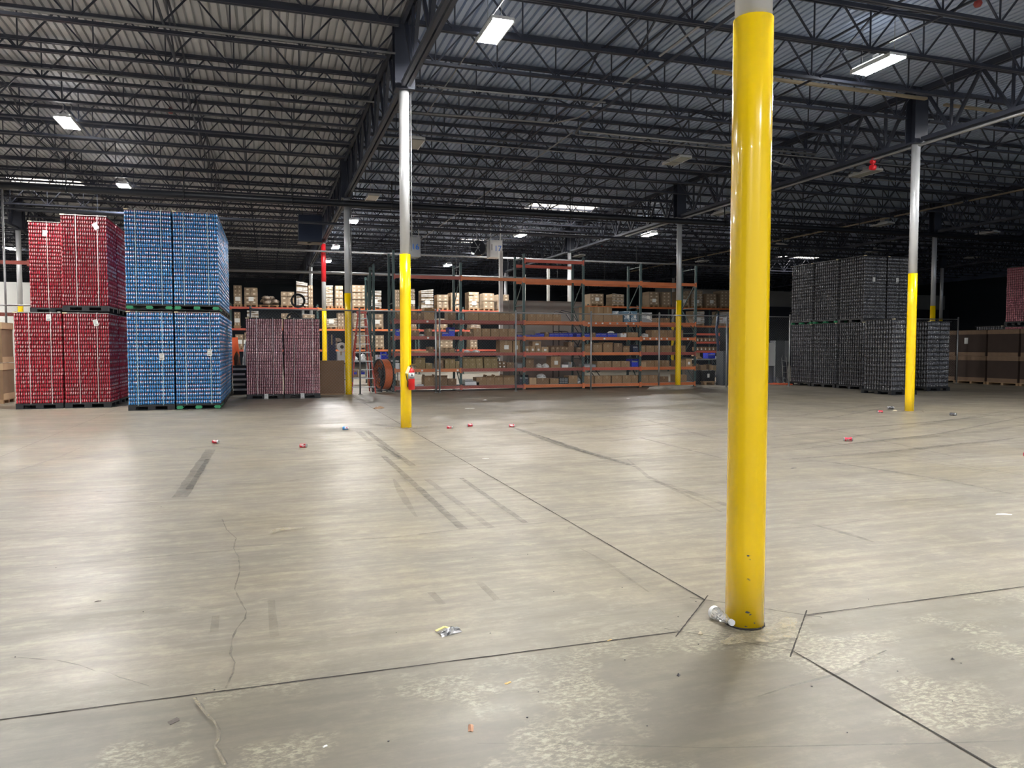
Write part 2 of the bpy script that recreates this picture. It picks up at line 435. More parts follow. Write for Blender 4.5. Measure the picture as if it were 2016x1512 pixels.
for pts, wd, m in (
    ([(415, 886), (354, 981)], 0.15, 2), ([(410, 905), (372, 965)], 0.07, 2), ([(421, 878), (418, 870)], 0.05, 2),
    ([(721, 849), (813, 919)], 0.09, 2), ([(745, 876), (790, 905)], 0.08, 2),
    ([(755, 899), (912, 1044)], 0.075, 2), ([(840, 945), (968, 1042)], 0.07, 3), ([(908, 943), (1035, 1032)], 0.055, 2),
    ([(705, 850), (728, 870)], 0.10, 3), ([(775, 945), (800, 990), (820, 1020)], 0.08, 3),
    ([(1003, 840), (1110, 878), (1245, 917)], 0.17, 2), ([(1060, 858), (1160, 893), (1250, 921)], 0.10, 2),
    ([(1235, 905), (1275, 940), (1420, 1010)], 0.06, 3), ([(1261, 863), (1420, 903)], 0.05, 2),
    ([(1285, 947), (1436, 998)], 0.10, 3), ([(1270, 827), (1410, 865)], 0.08, 3),
    ([(650, 1068), (780, 1060), (912, 1044)], 0.035, 2), ([(300, 1082), (480, 1078), (650, 1068)], 0.02, 3),
    ([(912, 1044), (1200, 1022), (1437, 1008)], 0.025, 3),
    ([(534, 1185), (541, 1258)], 0.045, 3), ([(425, 1215), (422, 1248)], 0.045, 3),
    ([(943, 1149), (979, 1185)], 0.045, 3), ([(848, 1169), (872, 1193)], 0.045, 3),
    ([(1142, 1082), (1194, 1110), (1277, 1169)], 0.03, 3), ([(1194, 1110), (1437, 1100)], 0.012, 3),
    ([(1492, 1376), (1560, 1354), (1654, 1330), (1745, 1284)], 0.018, 2), ([(1690, 1310), (1745, 1284)], 0.012, 2),
    ([(1400, 1478), (1640, 1473), (1800, 1470), (1996, 1464)], 0.009, 2), ([(940, 1469), (1100, 1470), (1400, 1478)], 0.010, 3),
    ([(1513, 909), (1756, 890), (2016, 862)], 0.13, 2), ([(1560, 905), (1640, 912), (1858, 946), (1990, 974)], 0.09, 2),
    ([(1679, 887), (1850, 915), (2016, 941)], 0.05, 3), ([(1513, 971), (1700, 958), (1935, 944)], 0.05, 3),
    ([(1513, 1003), (1700, 993), (1871, 980), (2016, 962)], 0.03, 3), ([(1513, 1046), (1640, 1036), (1740, 1020)], 0.03, 3),
    ([(1515, 884), (1640, 868), (1756, 848), (1990, 808)], 0.16, 3), ([(1515, 862), (1640, 848), (1850, 830), (2016, 812)], 0.10, 2),
    ([(1600, 880), (1760, 866), (1920, 852), (2016, 838)], 0.20, 3), ([(1515, 893), (1700, 872), (1850, 855), (2016, 822)], 0.08, 2),
    ([(1515, 828), (1600, 815), (1700, 800), (1800, 790)], 0.12, 3), ([(1620, 826), (1700, 812), (1760, 800)], 0.08, 2),
    ([(1515, 845), (1580, 838), (1650, 850), (1900, 905)], 0.08, 3), ([(1600, 1035), (1680, 1057), (1720, 1070)], 0.06, 2),
    ([(1050, 855), (1150, 845), (1290, 828), (1437, 812)], 0.12, 3), ([(1080, 860), (1200, 846), (1437, 822)], 0.07, 2),
    ([(1020, 833), (1200, 820), (1437, 800)], 0.1, 3), ([(1200, 870), (1437, 845)], 0.12, 3), ([(1180, 905), (1437, 880)], 0.06, 3),
    ([(860, 920), (1100, 905), (1437, 888)], 0.03, 3), ([(800, 937), (1100, 919), (1437, 912)], 0.025, 3),
    ([(0, 965), (200, 970), (480, 958), (640, 950)], 0.05, 3), ([(40, 1008), (300, 992), (520, 985)], 0.02, 2),
    ([(120, 905), (420, 880), (620, 898)], 0.12, 3), ([(60, 1120), (300, 1100), (650, 1068)], 0.022, 3),
    ([(290, 960), (560, 950), (700, 930)], 0.04, 3), ([(0, 1215), (110, 1205), (300, 1180)], 0.010, 3),
    ([(390, 872), (580, 885), (640, 893)], 0.07, 3), ([(390, 857), (560, 862), (690, 872)], 0.08, 3),
    ([(0, 940), (120, 900), (165, 880)], 0.05, 3)):
    strip(pxs(pts), wd, m, 0.10, max(0.15, wd * 1.5), taper=len(pts) > 2)
cr = [(1260, 70), (1285, 130), (1340, 180), (1325, 240), (1355, 290), (1360, 370), (1330, 470), (1365, 540), (1400, 600), (1390, 640),
      (1340, 700), (1318, 760), (1308, 840), (1335, 890), (1322, 950), (1280, 1040)]
strip(pxs([(x * .347, 1000 + y * .347) for x, y in cr]), 0.008, 4, 0.6, 0.05)
cr = [(1110, 1090), (1160, 1170), (1220, 1230), (1250, 1290), (1240, 1340), (1222, 1370), (1255, 1420), (1270, 1450), (1282, 1476)]
strip(pxs([(x * .347, 1000 + y * .347) for x, y in cr]), 0.012, 4, 0.6, 0.03)
strip(pxs([(x * .347 - 2, 1000 + y * .347) for x, y in cr]), 0.011, 5, 0.6, 0.05)
cr = [(60, 860), (330, 880), (450, 905), (540, 940), (620, 948), (680, 975), (850, 1025)]
strip(pxs([(x * .347, 1000 + y * .347) for x, y in cr]), 0.006, 4, 0.6, 0.05)
strip(pxs([(530, 1052), (560, 1044), (600, 1041)]), 0.11, 5, 0.5, 0.08, taper=True)
strip([(X0 - 0.30, Y0 - 0.22), (X0 + 0.1, Y0 - 0.2), (X0 + 0.28, Y0 - 0.02)], 0.16, 5, 0.3, 0.06, taper=True)
for cx_, cy_ in ((X0, Y0 + BY), (X0 + BX, Y0 + BY)):
    strip([(cx_ - 0.42, cy_ - 0.06), (cx_ + 0.42, cy_ - 0.06)], 0.34, 5, 0.15, 0.1, taper=True)
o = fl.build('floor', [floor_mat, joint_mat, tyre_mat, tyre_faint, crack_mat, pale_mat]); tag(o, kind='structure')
for p in o.data.polygons: p.use_smooth = False

# ------------------------------------------------------------------ ceiling deck
ce = MB(); RP = 0.152; x = XL; rows = []
SKY = [(-9.0, -6.6, 32.2, 33.5), (11.0, 14.0, 30.7, 32.3), (10.7, 12.2, 42.6, 43.8), (33.4, 36.4, 43.6, 45.4)]
while x < XR:
    rows += [(x, Z_DECK), (x + 0.102, Z_DECK), (x + 0.112, Z_DECK + 0.065), (x + 0.142, Z_DECK + 0.065)]; x += RP
ybr = sorted({YF, YB} | {s[2] for s in SKY} | {s[3] for s in SKY})
for yi, yv in enumerate(ybr):
    for (x, z) in rows: ce.v.append((x, yv, z))
N = len(rows)
for yi in range(len(ybr) - 1):
    ym = (ybr[yi] + ybr[yi + 1]) / 2
    for i in range(N - 1):
        xm = (rows[i][0] + rows[i + 1][0]) / 2
        if any(s[0] < xm < s[1] and s[2] < ym < s[3] for s in SKY): continue
        ce.face([yi * N + i, (yi + 1) * N + i, (yi + 1) * N + i + 1, yi * N + i + 1])
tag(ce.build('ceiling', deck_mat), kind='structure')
# roof slab above the deck keeps the sky out
rf = MB()
for (a, b, c_, d) in ((XL, XR, YF, 29.0), (XL, XR, 33.5, 42.0), (XL, XR, 46.5, YB)): rf.box(a, b, c_, d, Z_DECK + 0.5, Z_DECK + 0.6)
rf.box(XL, XR, 29.0, 33.5, Z_DECK + 0.55, Z_DECK + 0.6); rf.box(XL, XR, 42.0, 46.5, Z_DECK + 0.55, Z_DECK + 0.6)
tag(rf.build('ceiling_roof', walldark), kind='structure')
sk_lab = ['bright rectangular skylight above the red can stacks', 'bright skylight in the dark roof above the rack of cartons',
          'small distant skylight behind the hanging box numbered 17', 'skylight glowing above the far left end of the black can stacks']
for i, (a, b, c_, d) in enumerate(SKY):
    r = empty('skylight', ((a + b) / 2, (c_ + d) / 2, Z_DECK)); tag(r, sk_lab[i], 'skylight', 'roof skylights')
    W2, D2 = (b - a) / 2, (d - c_) / 2
    m = MB()
    m.box(-W2 - .05, W2 + .05, -D2 - .05, -D2, -0.03, 0.35); m.box(-W2 - .05, W2 + .05, D2, D2 + .05, -0.03, 0.35)
    m.box(-W2 - .05, -W2, -D2, D2, -0.03, 0.35); m.box(W2, W2 + .05, -D2, D2, -0.03, 0.35)
    m.build('curb', whitepaint, r)
    m = MB(); m.box(-W2, W2, -D2, D2, 0.30, 0.36); m.build('dome', sky_em, r)

# ------------------------------------------------------------------ outer walls
def wall(name, a, b, c_, d, m, z1=8.4):
    q = MB(); q.box(a, b, c_, d, 0, z1); tag(q.build(name, m), kind='structure')
wall('wall_back', XL, XR, YB, YB + .2, walldark)
# no wall behind the camera: left open so sky light brightens the hall
wall('wall_left', XL - .2, XL, YF, YB, wallwhite)
wall('wall_right', XR, XR + .2, YF, YB, walldark)

# ------------------------------------------------------------------ columns
def col_profile(z0, z1, r): return [(r, z0), (r, z1)]
def wob(a, z): return 1 + 0.008 * math.sin(5 * a + 1.3) + 0.004 * math.sin(11 * a + z * 0.7) + 0.0022 * math.sin(19 * a + z * 1.1)
def column(ix, iy, label, yellow_h=3.33, top=Z_GIRD, red=None, detail=False):
    x, y = X0 + BX * ix, Y0 + BY * iy
    r = empty('support_column', (x, y, 0)); tag(r, label, 'column', 'round steel roof columns', 'thing')
    n = 144 if detail else 24
    m = MB(); m.lathe([(0.098, yellow_h - .05), (0.098, top)], n, 0, wob=wob if detail else None)
    m.build('upper_pipe', silver, r)
    m = MB(); m.lathe([(0.106, 0.0), (0.106, 0.4), (0.106, 1.6), (0.106, 2.6), (0.106, yellow_h)], n, 0, wob=wob if detail else None)
    ms = [yellow, ink, joint_mat]
    if detail:      # chipped paint facing the camera, dark grime at the foot
        for (ang, zc, s_) in ((-2.02, 0.415, .010), (-1.96, 0.395, .006), (-2.05, 0.285, .008), (-1.98, 0.28, .005), (-2.0, 0.10, .012), (-1.90, 0.088, .009), (-2.08, 0.02, .008), (-1.7, 0.04, .006)):
            P = []
            for k in range(9):
                t = 2 * PI * k / 9; q = s_ * random.uniform(0.2, 1.3)
                P.append((ang + q * math.cos(t) / 0.107 * 1.2, zc + q * math.sin(t) * 0.5))
            m.poly([(0.1082 * math.cos(a_), 0.1082 * math.sin(a_), z_) for a_, z_ in P], 1)
        m.lathe([(0.1085, 0.0), (0.1083, 0.010)], n, 2, wob=lambda a, z: 1 + 0.01 * math.sin(a * 23) + 0.008 * math.sin(7 * a))
    m.build('yellow_sleeve', ms, r)['label'] = 'glossy yellow painted lower part'
    if red:
        m = MB(); m.lathe([(0.112, red[0]), (0.112, red[1])], n, 0); m.build('red_band', redpaint, r)['label'] = 'bright red painted band'
    m = MB(); m.box(-.19, .19, -.15, -.13, top, Z_TOP); m.box(-.19, .19, .13, .15, top, Z_TOP); m.box(-.012, .012, -.13, .13, top, Z_TOP)
    m.box(-.17, .17, -.17, .17, top - .02, top + .02)
    m.build('cap_beam', steel_dark, r)['label'] = 'dark steel stub between pipe and roof'
    return r
column(0, 0, 'closest thick glossy yellow column with plastic bottle at its foot', 3.32, detail=True)
column(0, 1, 'yellow column with the red fire extinguisher strapped on it')
column(0, 2, 'silver and yellow column beside the orange stepladder behind brown board')
column(0, 3, 'column with a red band between silver and yellow parts', red=(4.6, 6.35))
column(0, 4, 'distant silver column just left of the red banded one')
column(0, 5, 'most distant silver column of the row left of the red band')
column(1, 1, 'yellow column in front of the near black can pallet')
column(1, 2, 'yellow and silver column standing at the right end of the shelving')
column(1, 3, 'thin distant silver column behind the highest orange beam')
column(1, 4, 'thin distant column left of the grey partition behind the shelving')
column(2, 2, 'silver column with yellow foot right behind the black can stacks', 3.33)
column(2, 4, 'faint distant column beside the shelving end column')
column(3, 3, 'thin grey column furthest right above the black cans')
column(-1, 2, 'column hidden at far left beyond the frame')
column(-1, 3, 'white and yellow column left of the red can stacks', 3.30)
column(-1, 4, 'column standing behind the red can stacks')

# ------------------------------------------------------------------ girders and joists
def truss_parts(L, zb, zt, panel, axis, chord=0.075, web=0.028, verts=True):
    def P(t, z, o=0.0): return (t, o, z) if axis == 'x' else (o, t, z)
    top = MB(); bot = MB(); wb = MB()
    for o in (-chord * .45, chord * .45):
        top.bar(P(0, zt, o), P(L, zt, o), chord * .5, chord)
    for o in (-chord * .40, chord * .40):
        bot.bar(P(0 if axis == 'y' else .35, zb, o), P(L if axis == 'y' else L - .35, zb, o), chord * .55, chord * .7)
    n = max(2, int(round(L / panel))); s = L / n
    for i in range(n):
        wb.bar(P(i * s, zt), P((i + .5) * s, zb), web, web); wb.bar(P((i + .5) * s, zb), P((i + 1) * s, zt), web, web)
        if verts: wb.bar(P((i + .5) * s, zb), P((i + .5) * s, zt), web * .8, web * .8)
    return top, bot, wb
baynames = {-2: 'far left bay', -1: 'bay over the red and blue stacks', 0: 'bay between the closest and right yellow columns',
            1: 'bay over the black stacks', 2: 'far right bay', 3: 'outermost right bay'}
t, b, wv = truss_parts(BX, Z_BOT, Z_TOP, 1.23, 'x')
jm = [q.mesh(n, steel_dark) for q, n in ((t, 'top_chord'), (b, 'bottom_chord'), (wv, 'web'))]
t, b, wv = truss_parts(BX, Z_BOT, Z_TOP, 1.23, 'x')
allm = MB()
for q in (t, b, wv):
    k = len(allm.v); allm.v += q.v; allm.f += [[i + k for i in f] for f in q.f]; allm.m += q.m; allm.s += q.s
jm_all = allm.mesh('roof_joist', steel_dark)
JS = BY / 7.0
for ix in range(-2, 4):
    n = 0
    for k in range(2, 42):
        y = Y0 + JS * k
        if y > YB - 1: break
        if ix >= 2 and k < 8: continue
        if ix == -2 and k < 12: continue
        lab = f'dark open-web roof joist, {ordw(n)} row back, {baynames[ix]}'
        if k <= 14 and ix in (-1, 0, 1):
            r = empty('roof_joist', (X0 + BX * ix, y, 0)); tag(r, lab, 'joist', 'open-web roof joists')
            for me, nm in zip(jm, ('top_chord', 'bottom_chord', 'web')): link(nm, me, r)
        else:
            r = link('roof_joist', jm_all, None, (X0 + BX * ix, y, 0)); tag(r, lab, 'joist', 'open-web roof joists')
        n += 1
t, b, wv = truss_parts(BY - .44, Z_GIRD + .05, Z_TOP - .08, JS, 'y', 0.13, 0.06)
gm = [q.mesh(n, steel_dark) for q, n in ((t, 'top_chord'), (b, 'bottom_chord'), (wv, 'web'))]
gn = {-1: 'over the left column row', 0: 'over the main yellow column row', 1: 'over the right column row', 2: 'over the far right column row', 3: 'over the outer right row'}
for ix in range(-1, 4):
    for iy in range(0, 6):
        if ix >= 2 and iy < 1: continue
        r = empty('joist_girder', (X0 + BX * ix, Y0 + BY * iy + .22, 0))
        tag(r, f'deep dark steel girder {gn[ix]}, {ordw(iy)} span back', 'girder', 'deep roof girders')
        for me, nm in zip(gm, ('top_chord', 'bottom_chord', 'web')): link(nm, me, r)
# bridging lines run across the joists
for i, (x_, lab) in enumerate(((-5.7, 'thin bridging rod under the roof left of the main girder'), (-1.6, 'thin bridging rod nearest the main girder on its left'),
                          (6.6, 'thin bridging rod right of the main girder'), (10.7, 'thin bridging rod left of the right column row'),
                          (18.9, 'thin bridging rod over the black can stacks'))):
    m = MB(); m.bar((x_, 6, Z_BOT + .05), (x_, 68, Z_BOT + .05), .035); m.bar((x_ + .02, 6, Z_TOP - .05), (x_ + .02, 68, Z_TOP - .05), .035)
    k = 0
    y = Y0 + 2 * JS
    while y < 66:
        if k % 2 == 0: m.bar((x_, y, Z_BOT), (x_, y + JS, Z_TOP), .03)
        else: m.bar((x_, y, Z_TOP), (x_, y + JS, Z_BOT), .03)
        y += JS; k += 1
    tag(m.build('bridging_rod', steel_dark), lab, 'bracing', 'joist bridging lines')

# ------------------------------------------------------------------ pipes and conduits
r = empty('sprinkler_main', (0, 25.05, 6.06)); tag(r, 'thick black sprinkler main pipe hanging across the whole hall', 'pipe')
m = MB(); m.cyl((XL, 0, 0), (XR, 0, 0.35), 0.10, 14); m.build('pipe_run', steel_black, r)
x_ = -14.9
while x_ < 40:
    m = MB(); z0 = 0.35 * (x_ - XL) / (XR - XL)
    m.cyl((x_, 0, z0), (x_, 0, Z_BOT - 6.06), 0.02, 8); m.cyl((x_ - .02, 0, z0), (x_ + .02, 0, z0), .125, 14)
    m.build('hanger_rod', steel_black, r); x_ += 3.14
def pipe(name, pts, rad, mt, lab, cat='pipe', n=8):
    m = MB(); m.tube(pts, rad, n)
    if name == 'conduit' and pts[0][2] < 6.25:
        L_ = Vector(pts[-1]) - Vector(pts[0])
        for q in range(1, 8):
            c_ = Vector(pts[0]) + L_ * (q / 8); m.bar(c_, (c_.x, c_.y, Z_DECK - .02), .012)
    return tag(m.build(name, mt), lab, cat)
pipe('conduit', [(3.6, 6, 7.02), (3.6, 17.8, 6.98)], .012, conduit, 'thin conduit feeding the lit lamp left of the closest column', 'conduit')
pipe('conduit', [(7.2, 5.0, 6.93), (7.3, 17.2, 6.93), (7.45, 17.9, 6.93)], .03, steel_dark, 'dark double pipe slanting toward the closest column, lower one')
pipe('conduit', [(7.0, 5.0, 7.0), (7.1, 16.9, 7.0), (6.7, 17.5, 7.0), (X0 + .3, 17.6, 6.95)], .022, conduit, 'pale pipe beside the dark one, elbowing left to the main girder')
pipe('conduit', [(7.5, 17.7, 6.93), (X0 + BX - .2, 17.8, 6.93)], .028, conduit, 'pale pipe running right from the elbow behind the closest column')
pipe('conduit', [(7.5, 18.05, 6.93), (30, 18.25, 6.93)], .014, conduit, 'thin pale conduit below the pale pipe running right')
pipe('conduit', [(2.9, 15.7, 6.93), (7.15, 15.5, 6.93)], .018, conduit, 'short pale conduit right of the extinguisher column top')
pipe('conduit', [(X0 + .2, 19.6, 6.90), (7.2, 19.6, 6.90), (24, 19.8, 6.90)], .014, conduit, 'thin conduit running right under the third dark joist')
pipe('conduit', [(11.3, 17.8, 6.92), (11.7, 17.5, 6.9), (13.1, 17.3, 6.45), (13.4, 17.3, 6.42)], .018, conduit, 'bent pale conduit dropping right of the closest column', 'conduit')
pipe('conduit', [(X0 + BX, 3, 6.36), (X0 + BX, 30, 6.36)], .035, conduit, 'pale pipe running along under the right girder')
pipe('conduit', [(7.35, 17.9, 6.93), (7.35, 60, 6.93)], .018, conduit, 'thin pipe running back between the two column rows', 'conduit')
pipe('conduit', [(-16, 26.0, 6.38), (-5.0, 26.0, 6.40), (2.3, 26.0, 6.43)], .03, conduit, 'pale pipe just under the black main above the red cans')
pipe('conduit', [(-16, 14.2, 6.92), (2.3, 14.1, 6.92)], .02, conduit, 'pale conduit under a joist at upper left', 'conduit')
pipe('conduit', [(-16, 16.9, 6.92), (2.3, 17.0, 6.92)], .02, conduit, 'second pale conduit under a joist at upper left', 'conduit')
pipe('conduit', [(-12, 29.4, 6.2), (X0 + 5.5, 29.5, 6.2), (40, 29.6, 6.2)], .05, steel_dark, 'dark pipe behind the black main crossing the hall')
pipe('conduit', [(-4, 36.0, 5.95), (26, 36.2, 6.0)], .05, conduit, 'grey pipe crossing behind the numbered hanging boxes')
pipe('conduit', [(-2, 41.0, 5.45), (22, 41.2, 5.5)], .07, conduit, 'low grey pipe crossing above the distant racking')
pipe('gas_pipe', [(atY(8, 500, 26.0)[0], 26.0, 0.0), (atY(8, 500, 26.0)[0], 26.0, 6.3)], .03, conduit, 'thin grey upright pipe at the far left edge')
pipe('cable', [(X0 + .14, 25.6, 6.4), (X0 + .14, 25.6, 0.4)], .02, conduit, 'grey conduit clipped to the column beside the stepladder', 'conduit')
pipe('cable', [(X0 + .13, Y0 + BY, 6.4), (X0 + .13, Y0 + BY, 3.4)], .012, conduit, 'slim conduit clipped to the extinguisher column', 'conduit')
# red valve and small red heads
for (p, lab) in ((atZ(336, 223, 7.6), 'small dull red smoke head under the left roof bay'), (atZ(1185, 488, 7.6), 'small red warning light far back above the shelving'),
                 (atZ(1925, 13, 7.6), 'small red sounder at the upper right corner')):
    m = MB(); m.lathe([(.01, .16), (.05, .12), (.075, .05), (.05, 0)], 12); tag(m.build('alarm_head', mat('dull red', (.32, .05, .05), .5), None, p), lab, 'alarm')
m = MB(); m.cyl((0, 0, -.18), (0, 0, .12), .03, 8); m.cyl((-.06, 0, -.12), (.06, 0, -.12), .07, 10); m.cyl((-.05, 0, .02), (.05, 0, .02), .055, 10)
tag(m.build('valve', redpaint, None, (X0 + BX, 15.9, 6.28)), 'red valve on the pale pipe near the right column', 'valve')
# tan timber strips
def strips(lst, lab):
    for i, (a, b_) in enumerate(lst):
        m = MB(); m.bar(a, b_, .09, .05); tag(m.build('timber_strip', tanwood), lab[i], 'strip', 'tan timber strips under the roof')
strips([((8.9, 14.0, 7.28), (14.55, 14.0, 7.28)), ((15.1, 14.0, 7.2), (18.9, 14.0, 7.2)), ((19.2, 14.0, 7.2), (24.0, 14.0, 7.2))],
       ['long tan strip under the roof behind the closest column', 'tan strip right of the right column top', 'tan strip running out at the upper right edge'])
strips([((24.7, 15 + 3.5 * i, 6.95), (24.7, 18.2 + 3.5 * i, 6.95)) for i in range(10)],
       [f'tan strip in the dark right roof, {ordw(i)} from the camera end' for i in range(10)])

# ------------------------------------------------------------------ high bay lamps
def make_lamp(lit):
    r = empty('high_bay_light')
    m = MB(); m.box(-.20, .20, -.50, .50, .02, .07); m.box(-.13, .13, -.40, .40, .07, .12)
    hb = m.build('housing', whitepl, r)
    m = MB(); m.box(-.175, .175, -.475, .475, 0.0, .02); m.build('lens', lens_on if lit else lens_off, r)
    m = MB(); m.box(-.20, -.175, -.50, .50, -.008, .02); m.box(.175, .20, -.50, .50, -.008, .02); m.build('reflector_lip', whitepl, hb)
    if lit:
        m = MB(); m.box(-.19, -.15, -.45, .45, .07, .08); m.box(.15, .19, -.45, .45, .07, .08); m.build('added_uplight', added_glow_em, r)  # glowing strips added on top to brighten the deck above
    for s_ in (-1, 1):
        m = MB(); m.cyl((0, s_ * .40, .12), (0, s_ * .40, .86), .006, 5); m.build('hanger', galv, r)
    m = MB(); m.box(-.05, .05, -.08, .08, .12, .22); m.build('junction_box', whitepl, hb)
    return r
LAMPS = [ # x, y, lit, label
    (3.75, 12.62, 1, 'large lit high-bay lamp left of the closest column top'), (11.13, 11.86, 1, 'large lit high-bay lamp right of the closest column'),
    (-4.48, 20.8, 1, 'lit lamp high above the red can stacks'), (-4.47, 28.4, 1, 'small lit lamp above the blue can stacks'),
    (3.55, 33.3, 1, 'lit lamp right beside the silver column by the stepladder'), (3.55, 42.0, 1, 'lit lamp just right of the red banded column top'),
    (3.65, 48.9, 1, 'small far lit lamp against the red column band'), (11.6, 34.7, 1, 'lit lamp right of the hanging box numbered 17'),
    (17.4, 32.7, 1, 'lit lamp left of the shelving end column'), (11.35, 41.8, 1, 'lit lamp just left of the box numbered 17'),
    (11.3, 48.9, 1, 'lit lamp right of the box numbered 16'), (-13.2, 47.9, 1, 'faint lit lamp left of the upper red cans'),
    (-20.6, 62, 1, 'tiny lit lamp beside the white column at far left'),
    (3.72, 5.1, 1, 'lit lamp overhead out of view, right of camera'), (11.2, 4.6, 1, 'lit lamp overhead out of view, far right of camera'),
    (3.72, -2.3, 1, 'added unseen lit lamp behind the camera'), (3.72, -9.6, 1, 'added unseen lit lamp far behind the camera'), (-4.5, -9.6, 1, 'added unseen lit lamp far behind and left of the camera'),  # unseen lamps added to light faces turned toward the camera
    (-13.2, 5.1, 1, 'added unseen lit lamp beyond the left edge, nearest row'), (-13.2, 12.6, 1, 'added unseen lit lamp beyond the left edge, second row'), (-13.2, 27.9, 1, 'added unseen lit lamp beyond the left edge above cartons'),  # unseen lamps added to brighten the left roof by floor bounce
    (-4.5, 12.6, 1, 'lit lamp overhead out of view, left of the hall'),
    (-13.2, 20.8, 1, 'added unseen lit lamp beyond the left edge'), (17.6, 12.2, 1, 'lit lamp beyond the right edge'),  # the left-edge one is unseen, added for brightness
    (-13.2, 33.3, 1, 'added unseen lit lamp above the white wall at far left'),  # out of frame, added for brightness
    (3.76, 20.1, 0, 'unlit lamp just right of the extinguisher column'), (3.65, 27.7, 0, 'unlit lamp right of the column by the stepladder'),
    (11.3, 19.6, 0, 'unlit lamp left of the closest column, mid roof'), (17.65, 19.2, 0, 'unlit lamp left of the right silver column'),
    (17.4, 26.6, 0, 'unlit lamp just left of the closest column edge'), (25.7, 26.9, 0, 'unlit lamp above the black can stacks'),
    (32.35, 27.4, 0, 'unlit lamp at the right above the pink cans'), (25.9, 41.7, 0, 'small far unlit lamp above the shelving end'),
    (25.8, 34.2, 0, 'unlit lamp right of the closest column, distant'), (17.5, 41.5, 0, 'unlit lamp above the shelving, distant'),
    (32.4, 34.4, 0, 'dim unlit lamp above the far right column'), (40.3, 35.0, 0, 'faint unlit lamp furthest right'), (-4.5, 36.0, 0, 'unlit lamp hidden behind the blue can stacks')]
proto = {1: make_lamp(True), 0: make_lamp(False)}; usedp = set()
for (x_, y_, lit, lab) in LAMPS:
    if lit not in usedp:
        r = proto[lit]; r.location = (x_, y_, 6.9); usedp.add(lit); tag(r, lab, 'lamp', 'high-bay ceiling lamps')
    else: copy_tree(proto[lit], (x_, y_, 6.9), None, lab, 'lamp', 'high-bay ceiling lamps')

# ------------------------------------------------------------------ hanging numbered boxes
def text_mesh(s, size, ext=0.004):
    cu = bpy.data.curves.new('t', 'FONT'); cu.body = s; cu.size = size; cu.extrude = ext; cu.align_x = 'CENTER'; cu.align_y = 'CENTER'
    ob = bpy.data.objects.new('t', cu); col.objects.link(ob)
    dg = bpy.context.evaluated_depsgraph_get(); dg.update()
    me = bpy.data.meshes.new_from_object(ob.evaluated_get(dg)); bpy.data.objects.remove(ob); return me
numblue = mat('number blue', (0.02, 0.16, 0.62), 0.5)
for (x0_, x1_, z0_, z1_, y_, s_, mt, lab) in (
        (5.98, 6.62, 5.62, 6.5, 34, '16', greypl, 'grey hanging unit marked 16 in blue behind the extinguisher column'),
        (9.89, 10.48, 5.74, 6.53, 34, '17', whitepl, 'white hanging unit marked 17 in blue')):
    r = empty('hanging_unit', ((x0_ + x1_) / 2, y_, z0_)); tag(r, lab, 'hanging unit', 'numbered units hung from the roof')
    w2 = (x1_ - x0_) / 2; h = z1_ - z0_
    m = MB(); m.prism([(-w2, 0), (w2, 0), (w2 * .9, .7), (-w2 * .9, .7)], 0, h); m.build('casing', mt, r)
    me = text_mesh(s_, 0.36); me.materials.append(numblue)
    o = link('number', me, r, (w2 * .25, -.006, h * .5), (PI / 2, 0, 0)); o['label'] = f'blue number {s_}'
    m = MB(); m.bar((-w2 * .8, .1, h), (-w2 * .8, .1, Z_DECK - z0_), .03); m.bar((w2 * .8, .1, h), (w2 * .8, .1, Z_DECK - z0_), .03)
    m.build('hanger', galv, r)
    m = MB(); m.box(-w2 * .82, -w2 * .66, -.01, 0, h * .40, h * .75); m.build('switch_plate', greypl, r)
r = empty('unit_heater', (1.75, 30.45, 5.55)); tag(r, 'dark blue boxy unit heater hanging left of the red banded column', 'heater')
m = MB(); m.box(-.55, .32, 0, .8, .1, 1.1); m.build('casing', mat('dark blue casing', (.02, .03, .06), .5, .3), r)
m = MB(); m.box(-.58, .35, -.02, .82, .06, .1); m.bar((-.2, .1, .06), (.45, .5, .25), .10, .08); m.build('bracket', steel_black, r)
m = MB(); m.cyl((-.4, .4, 1.1), (-.4, .4, 2.2), .015, 6); m.cyl((.2, .4, 1.1), (.2, .4, 2.2), .015, 6); m.build('hanger', steel_black, r)
# round duct fan beside box 17
r = empty('fan_drum', (9.3, 34.2, 6.15)); tag(r, 'black drum fan hanging left of the white unit marked 17', 'fan')
m = MB(); m.cyl((0, -.2, 0), (.2, .25, 0), .34, 20); m.build('drum', steel_black, r)
m = MB()
for k in range(6):
    a = k * PI / 3; m.bar((0, -.22, 0), (.42 * math.cos(a) - .02, -.24, .42 * math.sin(a)), .02)
m.bar((0, 0, .3), (0, 0, 1.2), .03); m.build('guard', galv, r)

